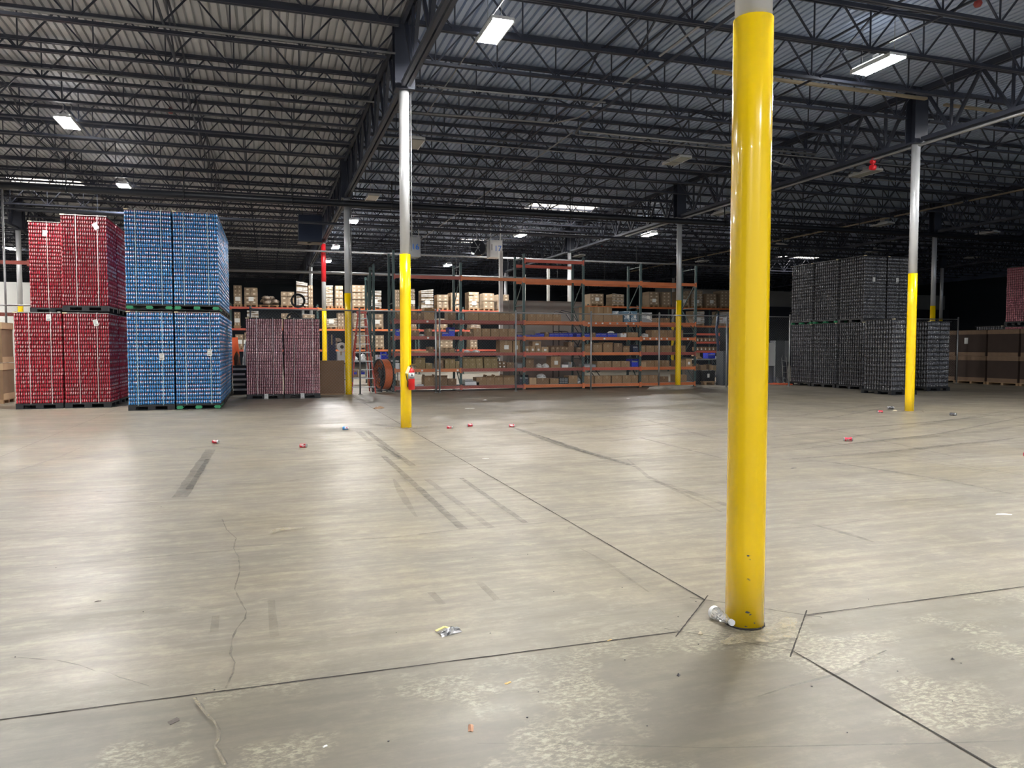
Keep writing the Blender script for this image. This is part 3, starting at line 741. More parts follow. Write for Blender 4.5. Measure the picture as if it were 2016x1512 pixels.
# ------------------------------------------------------------------ can pallets
PW, PD = 1.05, 1.32
def can_template(rad, h, n=9):
    rings = [(rad * .82, 0), (rad, .05 * h), (rad, .86 * h), (rad * .86, .955 * h), (rad * .88, h)]
    fm = [1, 0, 0, 1]
    return rings, fm, n
def can_arrays(cans, rad, h, n=9):
    """cans: list of (x,y,z,rot) -> vertex, quad, uv, material arrays"""
    rad = rad * SLIM
    rings = [(rad * .88, 0), (rad, .035 * h), (rad, .925 * h), (rad * .84, .975 * h), (rad * .86, h)]
    mats_ = [0, 0, 1, 1]; vv = [0.0, .05, .9, .97, 1.0]
    K = len(cans); a = np.arange(n) / n * 2 * PI
    cs = np.array(cans)
    ang = a[None, :] + cs[:, 3:4]
    V = np.zeros((K, len(rings), n, 3))
    for j, (r_, z_) in enumerate(rings):
        V[:, j, :, 0] = cs[:, 0:1] + r_ * np.cos(ang); V[:, j, :, 1] = cs[:, 1:2] + r_ * np.sin(ang); V[:, j, :, 2] = cs[:, 2:3] + z_
    base = (np.arange(K) * len(rings) * n)
    quads = []; uvs = []; mi = []
    for j in range(len(rings) - 1):
        for i in range(n):
            i2 = (i + 1) % n
            quads.append([j * n + i, j * n + i2, (j + 1) * n + i2, (j + 1) * n + i])
            uvs.append([[i / n, vv[j]], [(i + 1) / n, vv[j]], [(i + 1) / n, vv[j + 1]], [i / n, vv[j + 1]]]); mi.append(mats_[j])
    quads = np.array(quads); Q = (quads[None] + base[:, None, None]).reshape(-1, 4)
    cap = np.array([[(len(rings) - 1) * n + i for i in range(n)]]); CAP = (cap[None] + base[:, None, None]).reshape(-1, n)
    UV = np.tile(np.array(uvs)[None], (K, 1, 1, 1)).reshape(-1, 2)
    return V.reshape(-1, 3), Q, CAP, UV, np.tile(np.array(mi), K)
def can_mesh(name, cans, rad, h, mats_, core=None, n=9):
    V, Q, CAP, UV, MI = can_arrays(cans, rad, h, n)
    faces = Q.tolist() + CAP.tolist(); verts = V.tolist()
    mi = MI.tolist() + [1] * len(CAP)
    nq = len(Q)
    if core:
        b_ = len(verts); q = MB().box(*core); verts += q.v; faces += [[i + b_ for i in f] for f in q.f]; mi += [2] * 6
    me = bpy.data.meshes.new(name); me.from_pydata(verts, [], faces)
    for mt in mats_: me.materials.append(mt)
    me.polygons.foreach_set('material_index', mi)
    sm = [True] * nq + [False] * (len(faces) - nq); me.polygons.foreach_set('use_smooth', sm)
    uvl = me.uv_layers.new(name='UVMap'); buf = np.zeros(len(me.loops) * 2); buf[:nq * 8] = UV.reshape(-1)
    uvl.data.foreach_set('uv', buf); me.update()
    return me
KIND = {'mini': (0.0262, 0.095, 0.0988, 23), 'tall': (0.033, 0.150, 0.1545, 15), 'std': (0.033, 0.120, 0.1252, 18)}
SLIM = 0.88   # radius, height, pitch, layers
BASE = 0.14
def layout(kind, rnd, aligned=False):
    rad, h, pitch, nl = KIND[kind]; nx = int((PW + .005) / (2 * rad)); x0 = (PW - nx * 2 * rad) / 2 + rad
    hy = rad * math.sqrt(3); ny = int((PD - 2 * rad) / hy) + 1; y0 = (PD - (ny - 1) * hy) / 2
    front = []; rest = []
    for l in range(nl):
        z = BASE + .004 + l * pitch; row = []
        dx_l, dy_l = rnd.uniform(-.003, .003), rnd.uniform(-.003, .003)
        al = rnd.uniform(0, 6.28)
        for j in range(ny):
            off = rad if j % 2 else 0; cnt = nx - (1 if j % 2 else 0)
            ids = range(cnt) if j in (0, ny - 1) else (0, cnt - 1)
            for i in ids:
                rot = rnd.uniform(-.15, .15) + 0.8 if aligned else rnd.choice([al, al + rnd.uniform(-.6, .6), rnd.uniform(0, 6.28)])
                c_ = (x0 + off + i * 2 * rad + dx_l, y0 + j * hy + dy_l + rnd.uniform(-.001, .001), z, rot)
                (row if j == 0 else rest).append(c_)
        front.append(row)
    return front, rest
VAR = {}
def get_variant(colour, kind, seed, split):
    key = (colour, kind, seed, split)
    if key in VAR: return VAR[key]
    rnd = random.Random(hash((kind, seed)) % 1000 if False else seed * 13 + 5)
    front, rest = layout(kind, rnd, colour == 'pink'); rad, h, pitch, nl = KIND[kind]
    picked = []
    if split is not None:
        cnt = 0
        for l in range(split, nl):
            for c_ in front[l]:
                if cnt < 100: picked.append(c_); cnt += 1
                else: rest.append(c_)
            front[l] = []
            if cnt >= 100 and l + 1 < nl: pass
    for row in front: rest += row
    mats_ = [canmat[colour], rimmat[colour], coremat[colour]]
    me = can_mesh('can_mass', rest, rad, h, mats_, (.075, PW - .075, .075, PD - .075, BASE, BASE + nl * pitch))
    H = BASE + nl * pitch
    sheet = MB().box(.004, PW - .004, .004, PD - .004, 0, .0035).mesh('tier_sheet', sheetmat)
    sheets = MB()
    for l in range(nl): sheets.box(.004, PW - .004, .004, PD - .004, BASE + (l + 1) * pitch - .004, BASE + (l + 1) * pitch)
    sh_all = sheets.mesh('tier_sheet', sheetmat)
    VAR[key] = (picked, me, H, sheet, sh_all, pitch, nl)
    return VAR[key]
CANM = {}
def single_can(colour, kind, k):
    key = (colour, kind, k)
    if key not in CANM:
        rad, h, pitch, nl = KIND[kind]
        CANM[key] = can_mesh('can', [(0, 0, 0, k * 2 * PI / 8)], rad, h, [canmat[colour], rimmat[colour]])
    return CANM[key]
def pallet_meshes():
    d = MB(); d.box(0, PW, 0, PD, .115, BASE); d.box(0, PW, 0, PD, .095, .115, 0)
    for y_ in (.0, PD / 2 - .06, PD - .12): d.box(.0, PW, y_, y_ + .12, 0, .018)
    deck = d.mesh('pallet_base', blackpl)
    f = MB(); f.prism([(0, 0), (.17, 0), (.17, .14), (0, .14)], .018, .095); foot_b = f.mesh('foot', blackpl)
    f = MB()
    f.v = []
    prof = [(0.0, .055), (.03, .018), (.14, .018), (.17, .055), (.14, .095), (.03, .095)]
    n = len(prof)
    f.v = [(p[0], -.003, p[1]) for p in prof] + [(p[0], .14, p[1]) for p in prof]
    f.face(list(reversed(range(n)))); f.face([n + i for i in range(n)])
    for i in range(n):
        j = (i + 1) % n; f.face([i, j, n + j, n + i])
    foot_g = f.mesh('foot', greenpl)
    return deck, foot_b, foot_g
DECK, FOOTB, FOOTG = pallet_meshes()
def frame_mesh(H, pale):
    m = MB()
    m.box(0, PW, 0, .045, H, H + .022); m.box(0, PW, PD - .045, PD, H, H + .022); m.box(0, .045, .045, PD - .045, H, H + .022); m.box(PW - .045, PW, .045, PD - .045, H, H + .022)
    m.box(.045, PW - .045, .045, PD - .045, H, H + .012)
    m.box(-.004, .09, -.004, .05, H - .002, H + .026, 1)
    return m.mesh('top_frame', [mat('frame grey', (.22, .20, .19), .6) if pale else blackpl, mat('frame corner cream', (.75, .65, .42), .6)])
def can_pallet(colour, kind, x, y, z, label, group, seed=0, split=None, green=False, strapc=whitepl, tags=(), pale=True, straps=(.25, .74), low=False):
    picked, me, H, sheet, sh_all, pitch, nl = get_variant(colour, kind, seed, split)
    r = empty('can_pallet', (x, y, z)); tag(r, label, 'pallet of cans', group)
    pb = link('pallet_base', DECK, r)
    for fx in (0.0, PW / 2 - .085, PW - .17):
        for fy in ((0,) if split is not None or green else ()) + (PD - .14,):
            o = link('foot', FOOTG if green else FOOTB, pb, (fx, fy, 0))
            if green: o['label'] = 'green block foot'
    for fy in (PD / 2 - .07,):
        for fx in (0.0, PW - .17): link('foot', FOOTG if green else FOOTB, pb, (fx, fy, 0))
    if not (split is not None or green):
        for fx in (0.0, PW / 2 - .085, PW - .17): link('foot', FOOTB, pb, (fx, 0, 0))
    tag(link('can_mass', me, r), kind='stuff')
    for c_ in picked:
        k = int(round((c_[3] % (2 * PI)) / (2 * PI) * 8)) % 8
        link('can', single_can(colour, kind, k), r, (c_[0], c_[1], c_[2]))
    if split is not None:
        for l in range(nl): link('tier_sheet', sheet, r, (0, 0, BASE + (l + 1) * pitch - .0038))
    else:
        tag(link('tier_sheet', sh_all, r))
    link('top_frame', frame_mesh(H, pale), r)
    for sx in straps:
        m = MB(); lean = random.uniform(-.012, .012)
        m.bar((sx * PW + lean, -.006, BASE - .02), (sx * PW, -.006, H + .028), .014, .003, up=(0, 1, 0))
        m.box(sx * PW - .007, sx * PW + .007, -.004, PD + .004, H + .026, H + .030)
        m.bar((sx * PW, PD + .006, BASE - .02), (sx * PW, PD + .006, H + .028), .014, .003, up=(0, 1, 0))
        m.build('strap', strapc, r)
    for (tx, tz, rot_) in tags:
        m = MB(); m.box(-.055, .055, -.002, 0, -.08, .08, 0)
        for q in range(5): m.box(-.04, .04 - .012 * (q % 3), -.0035, -.002, .055 - q * .026, .063 - q * .026, 1)
        m.box(-.04, .035, -.0035, -.002, -.065, -.045, 1)
        o = m.build('paper_label', [paper, mat('grey print', (.35, .35, .36), .7)], r, (tx, -.010, tz), (0, rot_, 0)); o['label'] = 'white paper label'
    return r
PH = 2.475
GR = 'strapped pallets of red cans'; GB = 'strapped pallets of blue cans'
redstrap = mat('pale pink strap', (.62, .55, .55), .4); bluestrap = mat('pale cyan strap', (.45, .62, .66), .4)
RX0, RX1, RY = -6.02, -4.93, 21.8
can_pallet('red', 'mini', RX0, RY, 0, 'front bottom pallet of red cans at far left, one tall paper label', GR, 1, 13, strapc=redstrap, tags=((.78, 2.30, 0.0),), straps=(.32, .78))
can_pallet('red', 'mini', RX1, RY, 0, 'front bottom pallet of red cans beside the blue stacks', GR, 2, 13, strapc=redstrap, tags=((.75, 2.18, -.25),), straps=(.33, .74))
can_pallet('red', 'mini', RX1, RY, PH, 'front top pallet of red cans with crooked white label', GR, 3, 0, strapc=redstrap, tags=((.80, 2.16, -.5),), straps=(.33, .80))
can_pallet('red', 'mini', RX0, RY + 1.45, PH, 'set back top pallet of red cans at far left', GR, 4, 0, strapc=redstrap, tags=((.40, 2.12, .05),), straps=(.42,))
can_pallet('red', 'mini', RX0, RY + 1.45, 0, 'bottom pallet of red cans hidden behind the front left one', GR, 3, None, strapc=redstrap)
for j, w_ in ((1, 'second'), (2, 'third')):
    for tz, nm in ((0, 'bottom'), (PH, 'top')):
        can_pallet('red', 'mini', RX1, RY + 1.40 * j, tz, f'{nm} pallet of red cans, {w_} back in the right column', GR, 1 + (j % 2), None, strapc=redstrap)
BX0, BX1, BYF = -3.27, -2.19, 20.48
can_pallet('blue', 'mini', BX0, BYF, 0, 'front bottom left pallet of blue cans on black pallet, low label', GB, 1, 13, strapc=bluestrap, tags=((.78, 1.32, 0.0),), straps=(.22, .76))
can_pallet('blue', 'mini', BX1, BYF, 0, 'front bottom right pallet of blue cans on green feet', GB, 2, 13, green=True, strapc=bluestrap, tags=((.80, 1.42, .08),), straps=(.24, .78))
can_pallet('blue', 'mini', BX0, BYF, PH, 'front top left pallet of blue cans on green feet', GB, 3, 0, green=True, strapc=bluestrap, straps=(.24, .78))
can_pallet('blue', 'mini', BX1, BYF, PH, 'front top right pallet of blue cans on green feet', GB, 4, 0, green=True, strapc=bluestrap, straps=(.24, .76))
for j in range(1, 5):
    for tz, nm in ((0, 'bottom'), (PH, 'top')):
        if j >= 4 and tz > 0: continue
        can_pallet('blue', 'mini', BX1, BYF + 1.40 * j, tz, f'{nm} pallet of blue cans, {ordw(j)} back in the right column', GB, 1 + (j % 2), None, strapc=bluestrap)
GP = 'pallets of maroon cans'
can_pallet('pink', 'mini', -.62, 23.95, 0, 'left pallet of maroon cans beside the blue stacks', GP, 1, 13, strapc=redstrap, pale=False, tags=((.56, .075, 0),), straps=(.30, .74))
can_pallet('pink', 'mini', .47, 23.90, 0, 'right pallet of maroon cans next to the brown board', GP, 2, 13, strapc=redstrap, pale=False, tags=((.52, .075, 0),), straps=(.28, .80))
GK = 'pallets of black cans'
def rot_pallet(args, **kw): return can_pallet(*args, **kw)
can_pallet('black', 'tall', 19.25, 19.60, 0, 'low black can pallet nearest, behind the right yellow column', GK, 1, 6, pale=False, straps=(.5,), strapc=blackpl)
can_pallet('black', 'tall', 22.2, 21.0, 0, 'low black can pallet right of the right yellow column', GK, 2, 6, pale=False, straps=(.5,), strapc=blackpl)
nmx = ['left', 'right']
for i in range(2):
    for j in range(3):
        if i == 1 and j > 0: continue
        for tz, nm in ((0, 'bottom'), (PH, 'top')):
            can_pallet('black', 'tall' if tz == 0 else 'std', 20.65 + 1.07 * i, 22.40 + 1.40 * j, tz,
                       f'{nm} pallet of black cans in the tall block, {nmx[i]} column, {ordw(j)} row', GK, 1 + (i + j) % 2, None, green=(tz > 0 and j > 0),
                       pale=False, straps=(.5,), strapc=blackpl, tags=((.42, 1.55, 0),) if (tz > 0 and j == 0) else ())
GQ = 'pallets of pink cans at the right'
can_pallet('pink', 'mini', 29.9, 24.40 - PD, PH + .02, 'top pallet of pink cans at the right edge', GQ, 1, None, pale=False)
can_pallet('pink', 'mini', 29.9, 24.40 - PD, 0, 'lower pallet of pink cans behind the dark boxes', GQ, 2, None, pale=False)
can_pallet('black', 'tall', 29.9, 24.5, 0, 'black can pallet topping out behind the dark boxes', GK, 1, None, pale=False)

# ------------------------------------------------------------------ big boxes left and right
def gaylord(x, y, z, wx, wy, h, label, group, board, band, labels=(), face='-x', pallet=True):
    r = empty('bulk_box', (x, y, z)); tag(r, label, 'bulk box', group)
    b0 = 0.0
    if pallet:
        m = MB()
        for k in range(3): m.box(0.02, wx - .02, k * (wy - .1) / 2, k * (wy - .1) / 2 + .1, 0, .09)
        m.box(0, wx, 0, wy, .09, .115); m.build('pallet', palletwood, r); b0 = .115
    m = MB(); m.box(.015, wx - .015, .015, wy - .015, b0, h); m.build('board_box', board, r)
    m = MB(); m.box(0, wx, 0, wy, h - .17, h + .01); m.build('lid', band, r)['label'] = 'tan board lid'
    m = MB(); m.box(0, wx, 0.03, wy - .03, b0, b0 + .16); m.build('tray', band, r)['label'] = 'tan board tray'
    for (ly, lz) in labels:
        m = MB()
        if face == '-x': m.box(-.004, .0, ly - .09, ly + .09, lz - .13, lz + .13)
        else: m.box(ly - .09, ly + .09, -.004, 0, lz - .13, lz + .13)
        m.build('paper_label', paper, r)
    return r
y_ = 22.55 - 1.45 * 1
names = ['rightmost', 'second from right', 'third from right', 'fourth from right']
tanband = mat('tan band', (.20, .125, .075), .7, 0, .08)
for k in range(4):
    yy = 21.30 + 1.46 * k
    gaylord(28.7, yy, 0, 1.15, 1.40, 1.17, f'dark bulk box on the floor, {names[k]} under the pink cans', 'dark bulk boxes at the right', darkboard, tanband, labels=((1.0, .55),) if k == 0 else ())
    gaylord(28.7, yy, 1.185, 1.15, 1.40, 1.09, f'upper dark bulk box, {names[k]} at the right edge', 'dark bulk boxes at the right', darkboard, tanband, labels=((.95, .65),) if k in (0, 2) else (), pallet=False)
for k in range(3):
    xx = -8.05 - 1.2 * k + .0
    for t_ in range(2):
        gaylord(xx, 24.1, t_ * 1.13, 1.12, 1.0, 1.1, f'brown carton stack with tan lid, {["bottom", "top"][t_]} tier, {ordw(k)} left of the red cans',
                'brown bulk boxes at the far left', kraft2, kraft4, face='-y', pallet=(t_ == 0))

# ------------------------------------------------------------------ fence
FY = 25.33
posts = [-12.7, -9.6, -6.5, -.50, 2.89, 5.44, 8.30, 11.17, 13.94, 16.86, 19.75, 25.4, 28.4]
pn = ['beyond the left edge', 'at the left edge behind the brown boxes', 'just left of the red cans', 'hidden behind the maroon cans', 'in front of the orange stepladder',
      'just right of the extinguisher column', 'in front of the grey partition', 'middle one in front of the shelving', 'second left of the closest column', 'touching the left edge of the closest column',
      'at the left end of the black cans', 'right of the low black cans', 'above the dark bulk boxes']
me = MB(); me.cyl((0, 0, 0), (0, 0, 2.80), .030, 12); me.lathe([(.036, 2.80), (.03, 2.84), (.012, 2.86)], 10); me.cyl((0, 0, 0), (0, 0, .02), .07, 12)
pm = me.mesh('fence_post', galv)
for x_, nme in zip(posts, pn):
    tag(link('fence_post', pm, None, (x_, FY, 0)), f'galvanised fence post {nme}', 'fence post', 'galvanised fence posts')
tag(link('fence_post', pm, None, (posts[5] + .13, FY + .0, 0)), 'second galvanised post of the pair by the extinguisher column', 'fence post', 'galvanised fence posts')
for i in range(len(posts) - 1):
    if i in (2, 10): continue
    a, b_ = posts[i], posts[i + 1]; Lp = b_ - a
    r = empty('chain_link_fence', (a, FY, 0)); tag(r, f'chain link fence panel right of the post {pn[i]}'[:110], 'fence', 'chain link fence panels')
    m = MB(); m.cyl((0, 0, 2.76), (Lp, 0, 2.76), .020, 8); m.build('top_rail', galv, r)
    m = MB(); s_ = 0.10; w_ = .0015; H_ = 2.72; t0 = -H_
    while t0 < Lp:
        for sgn in (1, -1):
            xa, xb = t0, t0 + H_; za, zb = (.04, .04 + H_)
            ca, cb = max(xa, 0), min(xb, Lp)
            if cb - ca < .02: continue
            z1, z2 = za + (ca - xa), za + (cb - xa)
            if sgn < 0: z1, z2 = zb - (ca - xa), zb - (cb - xa)
            m.bar((ca, 0, z1), (cb, 0, z2), w_, w_)
        t0 += s_
    m.build('wire_mesh', galv, r)

# ------------------------------------------------------------------ pallet racking by the fence
RYF, RYR = 26.3, 27.35
ux = [4.17, 6.55, 8.92, 11.27, 13.65, 16.06]
def upright(x, y0, y1, h, lab, group, mt=rackgreen):
    r = empty('rack_upright', (x, y0, 0)); tag(r, lab, 'rack upright', group)
    D = y1 - y0
    for yy in (0, D):
        m = MB(); m.box(-.04, .04, yy - .035, yy + .035, .01, h); m.build('post', mt, r)
        m = MB(); m.box(-.07, .07, yy - .06, yy + .06, 0, .01); m.build('foot_plate', mt, r)
    m = MB(); z = .15; k = 0
    while z + 1.0 < h:
        m.bar((0, .03, z), (0, D - .03, z), .03); m.bar((0, .03, z) if k % 2 == 0 else (0, D - .03, z), (0, D - .03, z + .95) if k % 2 == 0 else (0, .03, z + .95), .03)
        z += .98; k += 1
    m.bar((0, .03, h - .12), (0, D - .03, h - .12), .03)
    m.build('bracing', mt, r); return r
un = ['beside the extinguisher column', 'second from the extinguisher column', 'third, left of the grey partition', 'fourth, right of the grey partition', 'fifth, left of the shelving end column', 'last one at the shelving right end']
uh = [4.9, 4.55, 4.95, 4.9, 4.75, 4.75]
for x_, nme, h in zip(ux, un, uh): upright(x_, RYF, RYR, h, f'green rack upright {nme}', 'green uprights of the front shelving')
upright(3.75, 28.3, 29.3, 4.6, 'green rack upright behind the orange drum fan', 'green uprights of the front shelving')
upright(4.1, 32.5, 33.5, 4.6, 'green rack upright further behind the drum fan', 'green uprights of the front shelving')
LEV = [.13, .74, 1.31, 1.885, 2.46, 4.0]
lvname = ['floor level', 'second level', 'third level', 'fourth level', 'fifth level', 'top level']
BC = [[rust, rust, orange, orange, orange], [orange, rust, rust, redorange, orange], [rust, rust, redorange, orange, rust], [rust, rust, orange, orange, orange], [rust, rust, orange, orange, orange], [rust, orange, orange, orange, orange]]
bn = ['first bay by the extinguisher column', 'second bay', 'third bay over the grey partition', 'fourth bay', 'last bay at the end column']
def beam_mesh(L):
    m = MB(); m.box(.04, L - .04, -.025, .025, -.055, .055); m.box(.04, L - .04, .025, .04, -.055, .01)
    m.box(.0, .05, -.045, -.02, -.10, .09); m.box(L - .05, L, -.045, -.02, -.10, .09); return m
for li, z in enumerate(LEV):
    for bi in range(5):
        if li == 0 and bi == 99: continue
        a, b_ = ux[bi], ux[bi + 1]
        for yy, w_ in ((RYF - .03, 'front'), (RYR + .03, 'rear')):
            if w_ == 'rear' and li == 5 and bi < 2: continue
            m = beam_mesh(b_ - a).build('rack_beam', BC[li][bi], None, (a, yy, z))
            tag(m, f'{w_} rack beam, {lvname[li]}, {bn[bi]}', 'rack beam', 'orange and red beams of the front shelving')
        if li < 5:
            m = MB(); m.box(.05, b_ - a - .05, .03, RYR - RYF - .03, -.02, 0)
            tag(m.build('shelf_deck', palletwood if li else greypl, None, (a, RYF, z + .06)), f'shelf deck board, {lvname[li]}, {bn[bi]}', 'shelf board', 'deck boards of the front shelving')
for yy, w_ in ((RYF - .03, 'front'), (RYR + .03, 'rear')):
    m = beam_mesh(ux[3] - ux[2]).build('rack_beam', redorange, None, (ux[2], yy, 4.70 if w_ == 'front' else 4.62))
    tag(m, f'highest {w_} red rack beam, alone above the third bay', 'rack beam', 'orange and red beams of the front shelving')
# small white shelf tags on the beams
tagc = {}
for i, (px, li) in enumerate([(805, 1), (831, 1), (842, 4), (843, 3), (862, 1), (901, 1), (1159, 4), (1173, 4), (1186, 4), (1190, 3), (1201, 4), (1215, 4), (1233, 4), (1247, 4), (1268, 3), (1280, 3), (1292, 3), (1302, 3), (1313, 3), (1339, 3), (1354, 3)]):
    tagc[li] = tagc.get(li, -1) + 1
    p = atY(px, 700, RYF - .06)
    m = MB(); m.box(-.035, .035, -.003, 0, -.03, .03)
    tag(m.build('shelf_tag', paper, None, (p[0], RYF - .057, LEV[li])), f'small white tag on the {lvname[li]} beam, {ordw(tagc[li])} from left', 'tag', 'white tags on rack beams')
# stock on the shelves: level, px from, px to, height, material, kind
K1, K2, K3, K4 = kraft, kraft2, kraft3, kraft4
def q3(a, b_): return 780 + a / 4.724, 780 + b_ / 4.724
def q4(a, b_): return 1100 + a / 4.724, 1100 + b_ / 4.724
S = []
def A(lv, conv, lst, h, mt, kd='carton', z=0):
    for it in lst:
        a, b_ = conv(it[0], it[1]); S.append((lv, a, b_, it[2] if len(it) > 2 else h, mt, kd, z))
A(4, q3, [(2, 36), (140, 195), (198, 245, .22), (480, 555)], .30, K2); A(4, q3, [(262, 357)], .32, K1, 'open')
A(4, q3, [(670, 765), (770, 862), (865, 955), (958, 1052), (1055, 1120)], .32, K1)
A(4, q3, [(1150, 1215), (1220, 1300), (1303, 1376), (1378, 1455), (1458, 1532)], .25, K1)
A(4, q4, [(235, 325), (328, 410), (415, 492)], .56, K1); A(4, q4, [(495, 592)], .26, K1); A(4, q4, [(500, 560)], .16, bluewrap, 'bundle', .26)
A(4, q4, [(605, 665), (668, 728)], .42, bluewrap, 'bundle'); A(4, q4, [(768, 866)], .38, greypl, 'bundle'); A(4, q4, [(905, 965), (968, 1032)], .17, K2)
A(3, q3, [(2, 32)], .25, bluebin, 'bin'); A(3, q3, [(140, 215)], .2, K2); A(3, q3, [(285, 335)], .26, K2); A(3, q3, [(430, 490, .16), (492, 545, .32)], .2, bluebin, 'bin')
A(3, q3, [(220, 280)], .08, whitepl, 'bag'); A(3, q3, [(355, 425)], .14, K2); A(3, q3, [(625, 665), (668, 715)], .17, K2)
A(3, q3, [(720, 795), (800, 875), (882, 957), (962, 1037), (1042, 1112)], .28, K1)
A(3, q3, [(1130, 1190), (1195, 1255), (1260, 1330)], .07, bluebin, 'bin'); A(3, q3, [(1333, 1376)], .13, bluebin, 'bin'); A(3, q3, [(1382, 1420)], .17, K2)
A(3, q3, [(1425, 1470), (1472, 1515), (1518, 1560), (1562, 1604)], .14, bluebin, 'bin')
A(3, q4, [(96, 130), (165, 205), (235, 288), (345, 393), (396, 445), (455, 498), (500, 542)], .15, bluebin, 'bin')
A(3, q4, [(480, 540)], .08, whitepl, 'bag', .15); A(3, q4, [(310, 343)], .16, K2); A(3, q4, [(575, 628)], .14, whitepl, 'carton'); A(3, q4, [(640, 735)], .18, K1)
A(3, q4, [(790, 855)], .16, whitepl, 'bag'); A(3, q4, [(862, 925), (928, 1010), (1014, 1062), (1095, 1155)], .28, K1)
A(2, q3, [(60, 100)], .15, K2); A(2, q3, [(170, 300)], .06, K4, 'carton'); A(2, q3, [(305, 352)], .2, K2); A(2, q3, [(400, 446), (450, 490), (494, 542)], .15, K1)
A(2, q3, [(640, 710), (715, 800)], .08, whitepl, 'bag'); A(2, q3, [(965, 1078)], .44, K1, 'labelled'); A(2, q3, [(1085, 1150)], .42, K1, 'labelled')
A(2, q3, [(1195, 1240), (1245, 1292), (1296, 1348)], .22, K1, 'labelled'); A(2, q3, [(1270, 1350)], .18, K1, 'labelled', .22)
A(2, q3, [(1352, 1415)], .2, K4, 'labelled'); A(2, q3, [(1440, 1478), (1482, 1522), (1526, 1570)], .19, K2, 'open')
A(2, q4, [(60, 88)], .17, K2, 'open'); A(2, q4, [(90, 142)], .38, K2); A(2, q4, [(165, 212)], .18, K2); A(2, q4, [(240, 300)], .24, K1, 'open')
A(2, q4, [(320, 402)], .28, K1, 'open'); A(2, q4, [(415, 500)], .30, K1, 'open'); A(2, q4, [(515, 590)], .34, K2); A(2, q4, [(600, 658)], .18, K1, 'open'); A(2, q4, [(690, 738)], .28, navy, 'bin')
A(2, q4, [(760, 806)], .22, K1, 'open'); A(2, q4, [(812, 888), (892, 950), (955, 1005), (1008, 1052), (1104, 1178)], .25, K1)
A(1, q3, [(2, 30)], .2, whitepl, 'carton'); A(1, q3, [(180, 270)], .32, K3, 'open'); A(1, q3, [(275, 336)], .19, K3); A(1, q3, [(380, 452)], .30, K2, 'open')
A(1, q3, [(440, 494), (497, 548)], .30, K3, 'open'); A(1, q3, [(553, 607)], .25, K3); A(1, q3, [(620, 682), (684, 742), (745, 806), (820, 884), (886, 944)], .17, K3)
A(1, q3, [(620, 682), (684, 742), (745, 806), (820, 884), (886, 944)], .17, K3, 'open', .17); A(1, q3, [(690, 722)], .16, mat('orange fabric', (.8, .35, .2), .8), 'bag', .18)
A(1, q3, [(950, 982), (986, 1020)], .12, K2, 'labelled'); A(1, q3, [(950, 982), (986, 1020)], .12, K2, 'labelled', .12); A(1, q3, [(1028, 1095)], .2, K2); A(1, q3, [(940, 1000)], .12, whitepl, 'bag', .34)
A(1, q3, [(1130, 1172)], .18, greypl, 'bin'); A(1, q3, [(1205, 1280)], .28, K2, 'open'); A(1, q3, [(1320, 1378), (1380, 1440)], .15, whitepl, 'bag'); A(1, q3, [(1440, 1530)], .42, K1, 'labelled'); A(1, q3, [(1540, 1600)], .10, whitepl, 'carton')
A(1, q4, [(90, 125)], .2, greypl, 'carton'); A(1, q4, [(235, 345)], .12, galv, 'bin'); A(1, q4, [(360, 424), (427, 490), (500, 578), (582, 662)], .22, K1)
A(1, q4, [(680, 742)], .30, bluebin, 'bin'); A(1, q4, [(762, 816)], .18, K4, 'open'); A(1, q4, [(820, 888), (892, 950), (955, 990), (993, 1030), (1105, 1178)], .24, K1); A(1, q4, [(1182, 1240)], .30, K4, 'labelled')
A(0, q3, [(2, 30)], .2, K2); A(0, q3, [(185, 255)], .05, whitepl, 'carton'); A(0, q3, [(260, 350)], .30, K1, 'open'); A(0, q3, [(352, 476)], .30, K2, 'open'); A(0, q3, [(480, 560)], .24, K2)
A(0, q3, [(560, 640)], .03, blackpl, 'carton'); A(0, q3, [(640, 770)], .20, whitepl, 'bin'); A(0, q3, [(745, 835)], .28, K1, 'carton'); A(0, q3, [(838, 912), (915, 992), (996, 1100)], .27, K1, 'open')
A(0, q3, [(1150, 1230)], .34, steel_dark, 'bin'); A(0, q3, [(1240, 1305)], .24, K4); A(0, q3, [(1308, 1420)], .22, K2); A(0, q3, [(1320, 1415)], .16, whitepl, 'bag', .22); A(0, q3, [(1432, 1512)], .20, K1)
A(0, q3, [(1516, 1600)], .23, blackpl, 'tote'); A(0, q4, [(94, 175)], .30, K1); A(0, q4, [(180, 225)], .22, whitepl, 'bag')
A(0, q4, [(237, 325), (335, 410), (413, 485), (497, 590), (595, 672), (676, 738)], .28, K1); A(0, q4, [(767, 838), (842, 922)], .28, K1); A(0, q4, [(940, 1022)], .22, K2); A(0, q4, [(1100, 1192)], .28, K1)
matword = {K1: 'kraft', K2: 'dark kraft', K3: 'olive brown', K4: 'pale kraft', bluebin: 'blue', navy: 'navy', whitepl: 'white', greypl: 'grey', bluewrap: 'blue-wrapped', galv: 'silver', steel_dark: 'black wire', blackpl: 'black'}
